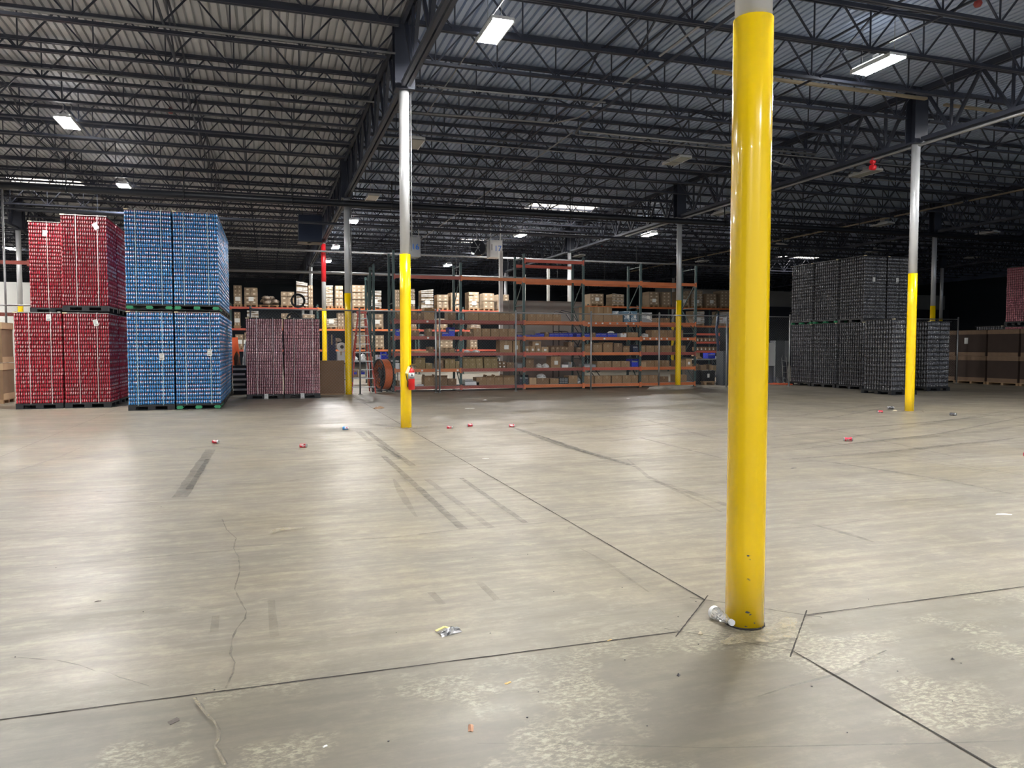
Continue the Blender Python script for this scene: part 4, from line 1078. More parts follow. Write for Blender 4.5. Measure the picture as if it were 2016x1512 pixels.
def stock(a, b_, y, z, h, mt, kd, depth=.5):
    """one item with its front face at plane y"""
    w_ = b_ - a
    r = None
    if kd in ('carton', 'labelled', 'open'):
        m = MB(); m.box(0, w_, 0, depth, 0, h); o = m.build('carton', [mt], None, (a, y, z))
        if w_ > .12 and h > .12:
            m = MB(); m.box(w_ * .5 - .025, w_ * .5 + .025, -.002, .0, h * .62, h * .985); m.box(w_ * .5 - .025, w_ * .5 + .025, 0, depth * .9, h, h + .002)
            m.build('tape', tape, o)
        if kd == 'labelled':
            m = MB(); m.box(w_ * .35, w_ * .72, -.004, 0, h * .25, h * .6); m.build('paper_label', paper, o)
        if kd == 'open':
            m = MB(); fl_ = min(.12, w_ * .4)
            m.bar((w_ / 2, 0, h), (w_ / 2, -fl_ * .55, h + fl_ * .55), w_ * .96, .006, up=(0, 1, 1)); m.bar((0, depth / 2, h), (-.0 + .03, depth / 2, h + fl_ * .8), depth * .9, .006, up=(1, 0, 0))
            m.build('flap', mt, o)
    elif kd == 'bin':
        m = MB(); t_ = .006
        m.box(0, w_, 0, depth, 0, t_); m.box(0, t_, 0, depth, 0, h); m.box(w_ - t_, w_, 0, depth, 0, h); m.box(t_, w_ - t_, depth - t_, depth, 0, h); m.box(t_, w_ - t_, 0, t_, 0, h * .6)
        m.box(-.006, w_ + .006, -.01, .012, h * .55, h * .6); o = m.build('storage_bin', [mt], None, (a, y, z))
        m = MB(); m.box(w_ * .05, w_ * .95, .03, depth * .9, .01, h * .75); m.build('contents', [greypl], o)
    elif kd == 'tote':
        m = MB(); m.box(0, w_, 0, depth, 0, h); o = m.build('mesh_tote', [mt], None, (a, y, z))
        m = MB()
        for i in range(5):
            for j in range(3): m.box(w_ * (.08 + .18 * i), w_ * (.08 + .18 * i) + w_ * .12, -.004, 0, h * (.1 + .28 * j), h * (.1 + .28 * j) + h * .2)
        m.build('vent_panel', [greypl], o)
    elif kd == 'bundle':
        m = MB(); m.box(.01, w_ - .01, .01, depth, 0, h); o = m.build('wrapped_bundle', [mt], None, (a, y, z))
        m = MB()
        for i in range(6):
            za, zb = random.uniform(.02, h), random.uniform(.02, h); m.bar((.01, .006, za), (w_ - .01, .006, zb), .012, .004, up=(0, 1, 0))
        m.box(w_ * .5, w_ * .78, -.002, .01, h * .35, h * .62, 1); m.build('film', [whitepl, paper], o)
    else:   # crumpled bag
        m = MB(); nx, nz = 9, 6; n0 = 0
        prof = []
        for j in range(nz + 1):
            t_ = j / nz; rr = math.sqrt(max(0.0, 1 - (t_ * 1.0) ** 2.4))
            for i in range(12):
                an = 2 * PI * i / 12; jit = random.uniform(.72, 1.12)
                m.v.append((w_ / 2 + w_ / 2 * rr * jit * math.cos(an) * .95, depth / 2 + depth / 2 * rr * jit * math.sin(an) * .9, h * t_ * random.uniform(.85, 1.1) if 0 < j else 0))
        for j in range(nz):
            for i in range(12): m.face([j * 12 + i, j * 12 + (i + 1) % 12, (j + 1) * 12 + (i + 1) % 12, (j + 1) * 12 + i])
        o = m.build('crumpled_bag', [mt], None, (a, y, z))
    return o
catw = {'carton': 'carton', 'labelled': 'carton', 'open': 'carton', 'bin': 'storage bin', 'tote': 'tote', 'bundle': 'bundle', 'bag': 'bag'}
kdw = {'carton': 'closed carton', 'labelled': 'carton with white label', 'open': 'open-flap carton', 'bin': 'storage bin', 'tote': 'mesh tote', 'bundle': 'wrapped bundle', 'bag': 'crumpled bag'}
count = {}
bns = ['first bay', 'second bay', 'third bay', 'fourth bay', 'last bay']
for (lv, a, b_, h, mt, kd, dz) in sorted(S, key=lambda q: (q[0], q[1], q[6])):
    yy = RYF + .06
    xa, xb = atY(a, 700, yy)[0], atY(b_, 700, yy)[0]
    bi = max(0, min(4, sum(1 for u in ux[1:5] if u < (xa + xb) / 2)))
    o = stock(xa, xb, yy + (.04 if dz else 0), LEV[lv] + .062 + dz, h, mt, kd, .42 if dz else .5)
    c_ = count.get((lv, bi, kd), 0); count[(lv, bi, kd)] = c_ + 1
    tag(o, f'{matword.get(mt, "orange")} {kdw[kd]}, {ordw(c_)} from left, {lvname[lv]}, {bns[bi]}', catw[kd], f'stock on the {lvname[lv]} of the front shelving')

# ------------------------------------------------------------------ grey partition block behind the shelving
m = MB(); m.box(9.55, 12.38, 30.0, 30.2, 0, 3.50); m.box(12.38, 12.95, 30.02, 31.4, 0, 3.50); m.box(9.24, 9.55, 30.1, 30.3, 0, 3.48)
tag(m.build('wall_partition', wallgrey), kind='structure')
m = MB(); m.box(9.10, 9.24, 29.9, 30.04, 0, 5.5); tag(m.build('partition_post', whitepaint), 'white square post at the left end of the grey partition', 'post')
for i, (x_, lab) in enumerate(((11.85, 'grey square post rising behind the grey partition, left of two'), (13.1, 'grey square post rising behind the grey partition, right of two'))):
    m = MB(); m.box(x_, x_ + .12, 35, 35.12, 0, 5.1 + .3 * i); tag(m.build('partition_post', wallgrey), lab, 'post')
# rolling stair ladder
r = empty('rolling_ladder', (11.2, 28.6, 0)); tag(r, 'black rolling stair ladder in front of the grey partition', 'ladder')
for s_ in (0, .65):
    m = MB(); m.tube([(2.0, s_, .15), (0.35, s_, 2.2), (0.0, s_, 2.2)], .02, 6, 0); m.build('stringer', steel_black, r)
    m = MB(); m.tube([(2.0, s_, .95), (1.85, s_, 1.2), (.55, s_, 2.95), (0.1, s_, 3.05), (0.0, s_, 2.9), (0, s_, .1)], .018, 6); m.build('handrail', steel_black, r)
    m = MB(); m.tube([(0, s_, .1), (2.0, s_, .15)], .02, 6); m.build('base_rail', steel_black, r)
for k in range(8):
    t_ = (k + .5) / 8; m = MB(); xx = 2.0 - 1.65 * t_; zz = .15 + 2.05 * t_
    m.box(xx - .12, xx + .12, .0, .65, zz, zz + .025); m.build('step', steel_black, r)
for (a, b_) in ((0, 0), (0, .65), (2, 0), (2, .65)):
    m = MB(); m.cyl((a, b_ - .02, .06), (a, b_ + .02, .06), .06, 12); m.build('caster', blackpl, r)

# ------------------------------------------------------------------ far racking with palletised cartons
FRY = 43.0
flv = [1.38, 2.52, 3.66]; fx0 = [-3.4, -.55, 2.3, 5.15, 8.0, 10.85, 13.7, 16.5, 19.3, 22.1, 24.9, 27.7, 30.5]
def upl(i): return f'distant rack upright, {ordw(i)} from the left'

farcart = mat('distant carton', (.33, .245, .165), .7, 0, .12, 3)
wrapm = mat('stretch wrap', (.62, .60, .56), .25, 0, .35, 7)
def load(x0_, x1_, y, z, h, kd, lab):
    r = empty('carton_load', ((x0_ + x1_) / 2, y, z)); tag(r, lab, 'pallet load', 'palletised cartons on the distant racking')
    w2 = (x1_ - x0_) / 2
    m = MB(); m.box(-w2 - .03, w2 + .03, 0, .95, .09, .12)
    for q in (-w2, -.05, w2 - .1): m.box(q, q + .1, 0, .95, 0, .09)
    m.build('pallet', palletwood, r)
    nl = max(1, int(round((h - .12) / .21))); lh = (h - .12) / nl; nx = max(2, int(round(2 * w2 / .30)))
    if kd == 'heap':
        m = MB()
        for q in range(16):
            cx_ = random.uniform(-w2 * .8, w2 * .8); cz = .12 + random.uniform(0, max(.05, h * .7 * (1 - abs(cx_) / w2)))
            m.lathe([(.02, 0), (.17, .04), (.2, .12), (.12, .2), (.03, .24)], 8, 0, (cx_, random.uniform(.1, .8), cz), wob=lambda a, z_: random.uniform(.75, 1.2))
        m.build('sacks', mat('sack brown', (.22, .17, .13), .5, 0, .3, 5), r)
        return r
    for l in range(nl):
        m = MB(); sh = .02 if l % 2 else 0
        for i in range(nx):
            a = -w2 + i * 2 * w2 / nx + .004; b_ = -w2 + (i + 1) * 2 * w2 / nx - .004; j = random.uniform(-.012, .012)
            m.box(a, b_, .01 + j + sh, .9, .12 + l * lh + .003, .12 + (l + 1) * lh - .004, 0)
            if kd != 'wrap':
                m.box(a + (b_ - a) * .32, a + (b_ - a) * .68, .008 + j + sh, .02 + j + sh, .12 + (l + .35) * lh, .12 + (l + .7) * lh, 1)
        m.build('carton_layer', [farcart, mat('carton print', (.66, .56, .42), .6)], r)
    if kd in ('wrap', 'film'):
        m = MB()
        for q in range(int(h / .12)):
            z0 = .12 + q * .12; m.bar((-w2 - .01, -.012, z0 + random.uniform(-.05, .1)), (w2 + .01, -.012, z0 + random.uniform(-.05, .1)), .07 if kd == 'wrap' else .02, .006, up=(0, 1, 0))
        m.build('stretch_wrap', wrapm, r)
    if kd == 'lab' or random.random() < .35:
        m = MB(); m.box(-.12, .14, -.02, -.01, .3, .52); m.build('paper_label', paper, r)
    return r
def L(px0, px1, yb, hp, lv, kd):
    return (px0, px1, hp, lv, kd)
FL = [[(642, 673, 32, 'heap'), (694, 725, 36, 'plain'), (728, 756, 30, 'plain'), (864, 895, 26, 'plain'), (926, 940, 24, 'plain'), (463, 479, 32, 'plain'), (481, 487, 36, 'plain')],
      [(461, 473, 34, 'plain'), (487, 509, 34, 'wrap'), (554, 572, 32, 'plain'), (597, 620, 30, 'film'), (640, 664, 22, 'film'), (665, 678, 34, 'plain'), (697, 721, 34, 'film'), (731, 755, 32, 'lab'), (812, 820, 26, 'plain'), (861, 881, 24, 'plain'), (927, 946, 22, 'film')],
      [(461, 477, 44, 'lab'), (482, 508, 40, 'lab'), (512, 549, 26, 'heap'), (554, 580, 33, 'plain'), (585, 606, 50, 'wrap'), (608, 617, 46, 'plain'), (638, 656, 46, 'film'), (661, 676, 46, 'plain'), (694, 721, 48, 'plain'), (727, 751, 36, 'wrap'),
       (779, 787, 40, 'plain'), (808, 817, 42, 'film'), (830, 853, 40, 'wrap'), (861, 883, 32, 'plain'), (888, 905, 36, 'plain'), (923, 943, 38, 'plain'), (952, 973, 36, 'plain'), (981, 1002, 34, 'plain'), (1162, 1188, 26, 'lab'), (1205, 1228, 26, 'film'),
       (1277, 1297, 32, 'plain'), (1304, 1320, 32, 'plain'), (1336, 1357, 34, 'plain'), (1361, 1382, 36, 'film'), (1390, 1410, 30, 'plain'), (1418, 1439, 36, 'plain')]]
occ = [(atY(a, 650, FRY)[0] - .12, atY(b_, 650, FRY)[0] + .12) for row in FL for (a, b_, hp, kd) in row]
fx = []
for x_ in fx0:
    cand = sorted((abs(d), x_ + d) for d in [k * .05 for k in range(-30, 31)])
    fx.append(next((c_ for _, c_ in cand if all(not (o_[0] < c_ < o_[1]) for o_ in occ)), x_))
for i, x_ in enumerate(fx): upright(x_, FRY, FRY + 1.0, 3.9 if i < 6 else 4.2, upl(i), 'uprights of the distant racking', rackgreen)
for li, z in enumerate(flv):
    for i in range(len(fx) - 1):
        if i >= 7 and li == 0: continue
        m = beam_mesh(fx[i + 1] - fx[i]).build('rack_beam', (redorange, orange)[(i == 2 or i > 6)] if i != 3 else orange, None, (fx[i], FRY - .03, z if i < 7 else z + .38))
        tag(m, f'distant rack beam, {["lowest", "middle", "top"][li]} level, {ordw(i)} bay from the left', 'rack beam', 'beams of the distant racking')
for li in range(3):
    for i, (a, b_, hp, kd) in enumerate(sorted(FL[li])):
        xa, xb = atY(a, 650, FRY)[0], atY(b_, 650, FRY)[0]
        zc = _F[0] * xa + _F[1] * FRY
        h = hp * zc / FPX
        zz = flv[li] + .06 + (.38 if xa > fx[7] else 0)
        load(xa, xb, FRY, zz, h - .06, kd, f'{"wrapped" if kd in ("wrap", "film") else "carton"} pallet load on the distant rack, {["lowest", "middle", "top"][li]} level, {ordw(i)} from left')

# dim racking beyond the fence between the shelving end and the closest column
for i, (a, b_, hz) in enumerate(((1364, 1386, 3), (1416, 1436, 3))):
    xa, xb = atY(a, 650, FRY)[0], atY(b_, 650, FRY)[0]
    load(xa, xb, FRY, 2.58 + .38, .95, 'wrap', f'dim wrapped pallet load below the beam, {["left", "right"][i]} of two behind the shelving end')
ssx = [atY(1366, 700, 38)[0], atY(1416, 700, 38)[0], atY(1424, 700, 38)[0], atY(1450, 700, 38)[0]]
for i, zz in enumerate((1.30, 1.82, 2.30)):
    m = beam_mesh(ssx[1] - ssx[0]).build('rack_beam', redorange, None, (ssx[0], 38, zz)); tag(m, f'red beam of the small dim shelf behind the bench, {ordw(i)} from below', 'rack beam')
    for k in range(6 if i < 2 else 0):
        xx = ssx[0] + .15 + k * .26; o = stock(xx, xx + .2, 38.03, zz + .06, .22, K2, 'labelled', .4)
        tag(o, f'dim small carton on the shelf behind the bench, {ordw(k)} along, {ordw(i)} beam', 'carton', 'cartons on the dim small shelf')

# ------------------------------------------------------------------ work area between the fence and the far racks
def bench(name, x0_, x1_, y, z, lab, mt=greypl, top=whitepl):
    r = empty(name, (x0_, y, 0)); tag(r, lab, 'workbench'); w_ = x1_ - x0_
    m = MB(); m.box(0, w_, 0, .8, z - .04, z); m.build('worktop', top, r)
    for (a, b_) in ((.03, .03), (w_ - .08, .03), (.03, .72), (w_ - .08, .72)):
        m = MB(); m.box(a, a + .05, b_, b_ + .05, 0, z - .04); m.build('leg', mt, r)
    m = MB(); m.box(.05, w_ - .05, .05, .75, .3, .33); m.build('lower_shelf', mt, r); return r
bench('workbench', 2.15, 5.2, 31.5, 1.0, 'workbench with white packing goods behind the stepladder')
bench('workbench', 1.6, 3.1, 29.5, 1.0, 'workbench behind the brown board panel', steel_dark)
items = [(646, 661, 29.6, 1.0, 1.05, navy, 'carton', 'tall navy bin standing on the bench behind the brown board'),
         (664, 679, 29.6, 1.0, .40, whitepl, 'carton', 'white device on the bench right of the navy bin'),
         (693, 706, 31.6, 1.0, .22, whitepl, 'bag', 'white crumpled bag on the bench, left of the ladder'),
         (709, 722, 31.6, 1.0, .3, whitepl, 'bag', 'white bag seen through the stepladder'),
         (724, 731, 31.6, 1.0, .16, K4, 'carton', 'small pale carton on the bench seen through the ladder'),
         (733, 739, 31.6, 1.0, .16, K4, 'carton', 'small pale carton right of the other on the bench'),
         (741, 750, 31.6, 1.0, .24, whitepl, 'carton', 'white box on the bench left of the blue bins'),
         (751, 761, 31.4, 1.02, .34, bluebin, 'bin', 'tall blue bin on the bench above the drum fan'),
         (761, 768, 31.4, 1.02, .26, bluebin, 'bin', 'small blue bin right above the drum fan'),
         (691, 702, 31.4, .45, .14, bluebin, 'bin', 'blue bin low behind the left ladder leg'),
         (711, 718, 31.4, .45, .14, bluebin, 'bin', 'blue bin low seen through the ladder'),
         (724, 741, 30.9, .30, .62, whitepl, 'carton', 'white cabinet box seen through the ladder, low'),
         (694, 705, 31.6, .34, .34, K4, 'carton', 'pale carton on the lower bench shelf, left'),
         (725, 735, 30.9, .0, .30, K1, 'carton', 'kraft carton under the white cabinet box')]
for (a, b_, yy, z, h, mt, kd, lab) in items:
    xa, xb = atY(a, 700, yy)[0], atY(b_, 700, yy)[0]; tag(stock(xa, xb, yy, z, h, mt, kd, .4), lab, catw[kd])
# white roll on the bench
m = MB(); m.cyl((0, -.02, 0), (0, .3, 0), .17, 20); o = m.build('paper_roll', paper, None, (atY(671, 700, 29.5)[0] + .05, 29.55, 1.57)); tag(o, 'round white roll standing on the device right of navy bin', 'roll')
m = MB(); m.cyl((0, -.03, 0), (0, -.02, 0), .07, 16); m.build('core', ink, o)
# brown board panel
r = empty('board_panel', (1.56, 25.55, 0)); tag(r, 'big plain brown cardboard panel right of the maroon cans', 'cardboard panel')
m = MB(); m.box(0, .83, 0, .10, .03, 1.12); m.build('panel', mat('panel board', (.20, .115, .06), .7, 0, .08, 2), r)
m = MB(); m.box(-.0, .85, -.1, .9, 0, .03); m.build('skid', palletwood, r)
m = MB(); m.box(.82, .85, .02, .8, .03, 1.12); m.build('return_edge', kraft2, r)
# stepladder
r = empty('stepladder', (3.05, 26.1, 0)); tag(r, 'tall red and grey A-frame stepladder behind the fence', 'stepladder')
redfg = mat('red fibreglass', (.45, .05, .03), .5)
for s_ in (-1, 1):
    m = MB(); m.bar((s_ * .12, 0, 2.72), (s_ * .40, -.35, 0), .05, .025); m.build('front_rail', redfg, r)
    m = MB(); m.bar((s_ * .11, .1, 2.68), (s_ * .36, .9, 0), .045, .025); m.build('rear_rail', redfg, r)
for k in range(9):
    t_ = (k + .7) / 9.4; z = 2.72 * (1 - t_); hw = .12 + .28 * t_
    m = MB(); m.box(-hw, hw, -.35 * t_ - .05, -.35 * t_ + .05, z, z + .03); m.build('step', galv, r)
m = MB(); m.box(-.17, .17, -.06, .16, 2.70, 2.77); m.build('top_cap', redfg, r)
m = MB(); m.bar((-.2, -.15, 1.4), (-.2, .45, 1.4), .02); m.bar((.2, -.15, 1.4), (.2, .45, 1.4), .02); m.build('spreader', galv, r)
# drum fan
p = atY(753, 772, 26.4)
r = empty('drum_fan', (p[0], 26.2, 0), .25); tag(r, 'orange round drum fan on a wheeled stand left of the shelving', 'fan')
orfan = mat('orange drum', (.55, .12, .03), .4, 0, .08)
m = MB(); m.cyl((-.15, 0, .62), (.15, 0, .62), .52, 36, caps=False); m.cyl((-.145, 0, .62), (.145, 0, .62), .49, 36, caps=False); dr = m.build('drum', orfan, r)
for s_ in (-1, 1):
    m = MB()
    for rr in (.12, .24, .36, .48): m.tube([(s_ * .16, rr * math.cos(a * PI / 12), .62 + rr * math.sin(a * PI / 12)) for a in range(25)], .008, 5)
    for k in range(8): m.bar((s_ * .16, 0, .62), (s_ * .16, .52 * math.cos(k * PI / 4), .62 + .52 * math.sin(k * PI / 4)), .01)
    m.tube([(s_ * .155, .525 * math.cos(a * PI / 18), .62 + .525 * math.sin(a * PI / 18)) for a in range(37)], .022, 6)
    m.build('guard', blackpl, dr)
m = MB(); m.cyl((-.1, 0, .62), (.1, 0, .62), .12, 14)
for k in range(4):
    a = k * PI / 2 + .4; m.bar((0, .1 * math.cos(a), .62 + .1 * math.sin(a)), (0, .46 * math.cos(a), .62 + .46 * math.sin(a)), .16, .02, up=(1, .5, 0))
m.build('blades', blackpl, r)
m = MB(); m.bar((-.2, -.35, .05), (-.2, .35, .05), .04); m.bar((.2, -.35, .05), (.2, .35, .05), .04); m.bar((-.2, -.3, .05), (-.2, -.3, .3), .03); m.bar((.2, -.3, .05), (.2, -.3, .3), .03); m.bar((-.2, .3, .05), (.2, .3, .05), .03); m.build('stand', steel_black, r)
for s_ in (-1, 1):
    m = MB(); m.cyl((s_ * .24, .3, .08), (s_ * .28, .3, .08), .08, 14); m.build('wheel', blackpl, r)
# things behind the gap left of the maroon pallets
m = MB(); m.bar((0, 0, 0), (-.15, .1, 1.9), .28, .10); tag(m.build('barrier_board', mat('safety orange', (.85, .13, .03), .5), None, (-1.0, 28.6, 0)), 'orange upright board beside the blue can stacks', 'board')
r = empty('slatted_crate', (atY(458, 700, 26.6)[0], 26.6, 0)); tag(r, 'black stack with white slats between blue and maroon cans', 'crate')
m = MB(); m.box(0, .44, 0, .7, 0, .95); m.build('body', blackpl, r)
for k in range(5):
    m = MB(); m.box(.0, .42 - .04 * (k % 2), -.03, 0, .12 + .17 * k, .19 + .17 * k); m.build('slat', whitepl, r)
tag(stock(atY(458, 700, 26.6)[0], atY(473, 700, 26.6)[0], 26.6, .96, .45, mat('brown sack', (.20, .12, .07), .8), 'bag', .6), 'brown bag on top of the slatted black stack', 'bag')
tag(stock(atY(475, 700, 26.9)[0], atY(492, 700, 26.9)[0], 26.9, 0, 1.7, whitepl, 'bag', .7), 'tall white plastic wrapped bundle left of the maroon cans', 'bundle')
# hoses hanging over the fence above the maroon cans
for (x_, z_, lab) in ((.95, 3.05, 'black coiled hose hanging above the gap between maroon cans'), (.80, 2.45, 'lower black coiled hose behind the maroon cans'), (-8.6, 3.1, 'black coiled hose hanging on the far left fence')):
    m = MB()
    for q in range(3):
        rr = .22 - .02 * q; m.tube([(x_ + rr * math.cos(a * PI / 10), FY + .05 + .03 * q, z_ + rr * math.sin(a * PI / 10)) for a in range(21)], .018, 6)
    m.bar((x_, FY + .08, z_ + .2), (x_, FY + .08, 2.75 if z_ < 2.7 else 2.76), .015)
    tag(m.build('hose_coil', blackpl), lab, 'hose')
# left end: white wall, orange rack beams
m = MB(); m.box(-20, -8.2, 37.0, 37.2, 0, 4.3); tag(m.build('wall_office', wallwhite), kind='structure')
for (pa, pb, z_, yy, lab) in ((-40, 60, 4.10, 26.4, 'dark orange rack beam at the far left, upper'), (-40, 33, 2.55, 26.6, 'dark orange rack beam at the far left, lower')):
    a, b_ = atY(pa, 600, yy)[0], atY(pb, 600, yy)[0]; o = beam_mesh(b_ - a).build('rack_beam', rust, None, (a, yy, z_)); tag(o, lab, 'rack beam')
m = MB()
for q in ([(0, 0, .3), (0, 0, 0), (.25, 0, 0)], [(.35, 0, .32), (.33, 0, .05)], [(.55, 0, .32), (.6, 0, .05), (.75, 0, .03), (.8, 0, .32)]): m.tube(q, .012, 5)
tag(m.build('wall_cable', blackpl, None, (-11.2, 36.95, 2.0)), 'dark cable loops on the white wall at far left', 'cable')
# right end behind the fence: bench, covered pallet, cabinets, cords
bench('workbench', atY(1366, 700, 28.5)[0], atY(1424, 700, 28.5)[0], 28.5, 1.05, 'cluttered workbench right of the shelving end', steel_dark, greypl)
its = [(1372, 1387, 28.55, 1.05, .12, K4, 'bag', 'pale bag on the cluttered bench'), (1371, 1378, 28.6, 1.17, .16, K4, 'carton', 'small tan box at the left end of the cluttered bench'),
       (1394, 1408, 28.55, 1.07, .24, bluebin, 'bin', 'blue tub on the cluttered bench'), (1409, 1415, 28.55, 1.06, .13, whitepl, 'bag', 'white rag on the cluttered bench'),
       (1417, 1425, 28.55, 1.06, .18, whitepl, 'bag', 'white bottle heap at the right end of the cluttered bench'),
       (1380, 1391, 28.4, .55, .24, K4, 'carton', 'tan carton under the cluttered bench'), (1369, 1376, 28.4, .55, .30, K2, 'carton', 'brown carton under the bench, left'),
       (1404, 1411, 28.2, .58, .2, K4, 'carton', 'small pale box under the bench, right'), (1413, 1423, 28.6, .25, .20, greypl, 'carton', 'grey carton low at the right of the bench'),
       (1395, 1402, 28.5, .6, .22, K2, 'carton', 'brown carton under the middle of the bench')]
for (a, b_, yy, z, h, mt, kd, lab) in its:
    xa, xb = atY(a, 700, yy)[0], atY(b_, 700, yy)[0]; tag(stock(xa, xb, yy, z, h, mt, kd, .4), lab, catw[kd])
xa, xb = atY(1384, 700, 27.4)[0], atY(1408, 700, 27.4)[0]
r = empty('covered_pallet', (xa, 27.4, 0)); tag(r, 'black covered load on a small wooden pallet by the bench', 'pallet load')
m = MB(); m.box(0, xb - xa, 0, .8, .15, .58); m.build('cover', blackpl, r)
m = MB(); m.box(.0, xb - xa, -.05, .8, .10, .15); m.box(.05, .15, -.05, .8, 0, .1); m.box(xb - xa - .15, xb - xa - .05, -.05, .8, 0, .1); m.build('pallet', palletwood, r)
m = MB(); m.box(.22, .32, -.005, 0, .3, .46); m.build('paper_label', paper, r)
xa, xb = atY(1366, 700, 27.6)[0], atY(1382, 700, 27.6)[0]
m = MB(); m.box(0, xb - xa, 0, .7, .02, .60); tag(m.build('black_bin', blackpl, None, (xa, 27.6, 0)), 'black bin left of the covered pallet', 'bin')
m = MB(); m.tube([(0, 0, 0), (.02, 0, .6), (-.08, 0, 1.2), (.06, .1, 1.9)], .06, 7); tag(m.build('folded_umbrella', navy, None, (atY(1418, 700, 28.4)[0], 28.6, .3 + .78)), 'dark blue folded cover leaning at the bench end', 'cover')
xa, xb = atY(1424, 700, 26.6)[0], atY(1440, 700, 26.6)[0]
m = MB(); m.box(0, xb - xa, 0, .5, 0, 1.4); tag(m.build('steel_cabinet', mat('slate cabinet', (.05, .06, .075), .5, .2), None, (xa, 26.6, 0)), 'dark slate cabinet behind the fence post at the closest column', 'cabinet')
def cabinet(px0, px1, yy, z0, z1, mt, lab):
    xa, xb = atY(px0, 700, yy)[0], atY(px1, 700, yy)[0]
    r = empty('electrical_cabinet', (xa, yy, 0)); tag(r, lab, 'cabinet')
    m = MB(); m.box(0, xb - xa, 0, .4, z0, z1); m.build('body', mt, r)
    m = MB(); m.box(.03, xb - xa - .03, -.012, 0, z0 + .04, z1 - .04); m.build('door', mt, r)
    m = MB(); m.box(.04, .09, .02, .38, 0, z0); m.box(xb - xa - .09, xb - xa - .04, .02, .38, 0, z0); m.build('leg', steel_dark, r)
cabinet(1508, 1526, 27, .78, 1.75, mat('pale grey cabinet', (.42, .43, .43), .45), 'pale grey electrical cabinet on legs right of the closest column')
cabinet(1527, 1545, 28, .25, 1.85, mat('slate case', (.06, .065, .075), .5), 'dark machine case behind the orange cords')
cabinet(1544, 1553, 28.6, .9, 1.85, greypl, 'narrow grey cabinet just left of the black cans')
m = MB()
pts = []
for k in range(60):
    a = k * .55; pts.append((.45 * math.cos(a) * (1 - k / 140) + .1 * math.sin(k * 1.3), .35 * math.sin(a) + .1 * math.cos(k * .9), .02 + .012 * (k % 5)))
m.tube(pts, .014, 5); tag(m.build('extension_cord', mat('orange cord', (.75, .12, .03), .5), None, (atY(1535, 758, 26.4)[0], 26.4, 0)), 'tangled orange extension cord on the floor left of the black cans', 'cord')
r = empty('hand_truck', (atY(1547, 700, 26.9)[0], 26.9, 0)); tag(r, 'small grey hand truck leaning left of the black cans', 'hand truck')
for s_ in (-.12, .12):
    m = MB(); m.tube([(s_, 0, .05), (s_, .1, 1.1), (s_ * .6, .12, 1.2)], .014, 6); m.build('rail', galv, r)
for k in range(4):
    m = MB(); m.bar((-.12, .02 + .02 * k, .25 + .25 * k), (.12, .02 + .02 * k, .25 + .25 * k), .02); m.build('crossbar', galv, r)
m = MB(); m.box(-.14, .14, -.2, 0, .02, .03); m.build('toe_plate', galv, r)
for s_ in (-.16, .16):
    m = MB(); m.cyl((s_ - .02, .08, .1), (s_ + .02, .08, .1), .1, 14); m.build('wheel', blackpl, r)
# faint pale wall band and dark shelter at the far right
m = MB(); m.box(30, 60, 55, 55.3, 5.0, 6.35); tag(m.build('wall_band', wallgrey), kind='structure')
m = MB(); m.box(30, 60, 54.5, 55.0, 0, 5.0); tag(m.build('wall_curtain', mat('dark curtain', (.02, .024, .035), .8)), kind='structure')
# black plastic strap ends on the low mound of wrap at the column foot
p = atZ(1310, 765)
m = MB(); random.seed(5)
for j in range(5):
    t_ = j / 4; rr = math.sqrt(1 - t_ ** 2)
    for i in range(16):
        a = 2 * PI * i / 16; q = random.uniform(.85, 1.1); m.v.append((.95 * rr * q * math.cos(a), .30 * rr * q * math.sin(a), .17 * t_))
for j in range(4):
    for i in range(16): m.face([j * 16 + i, j * 16 + (i + 1) % 16, (j + 1) * 16 + (i + 1) % 16, (j + 1) * 16 + i])
tag(m.build('plastic_heap', mat('dull film', (.30, .27, .23), .5, 0, .2, 4), None, (p[0], 25.0, 0)), 'low heap of grey plastic film left of the shelving end column', 'plastic film')

# ------------------------------------------------------------------ fire extinguisher on the second column
r = empty('fire_extinguisher', (X0 + .075, Y0 + BY - .185, .74)); tag(r, 'red fire extinguisher hanging on the yellow column', 'fire extinguisher')
exred = mat('extinguisher red', (.62, .015, .015), .3, 0, .03)
m = MB(); m.lathe([(.050, 0), (.062, .015), (.062, .33), (.058, .36), (.045, .385), (.022, .40), (.022, .42)], 24); m.build('cylinder', exred, r)
m = MB(); m.lathe([(.0632, .215), (.0632, .33)], 24); m.build('label_band', mat('label grey', (.55, .57, .55), .5), r)
m = MB()
for (za, zb, hw) in ((.225, .24, .6), (.262, .30, .25), (.312, .32, .5)):
    for k in range(6):
        a0, a1 = -PI / 2 - hw + 2 * hw * k / 6, -PI / 2 - hw + 2 * hw * (k + 1) / 6
        m.poly([(.0645 * math.cos(a0), .0645 * math.sin(a0), za), (.0645 * math.cos(a1), .0645 * math.sin(a1), za), (.0645 * math.cos(a1), .0645 * math.sin(a1), zb), (.0645 * math.cos(a0), .0645 * math.sin(a0), zb)])
m.build('label_print', ink, r)
m = MB(); m.cyl((0, 0, .42), (0, 0, .47), .018, 10); m.bar((-.03, 0, .465), (.10, -.01, .50), .022, .008); vh = m.build('valve_head', mat('brass', (.45, .28, .08), .35, .7), r)
m = MB(); m.bar((-.02, 0, .455), (.10, 0, .445), .022, .008); m.build('lever', blackpl, vh)
m = MB(); m.tube([(-.02, -.01, .45), (-.075, -.01, .40), (-.105, -.01, .30), (-.085, -.01, .18), (-.07, -.01, .17), (-.076, -.01, .06)], .009, 8); m.build('hose', blackpl, r)
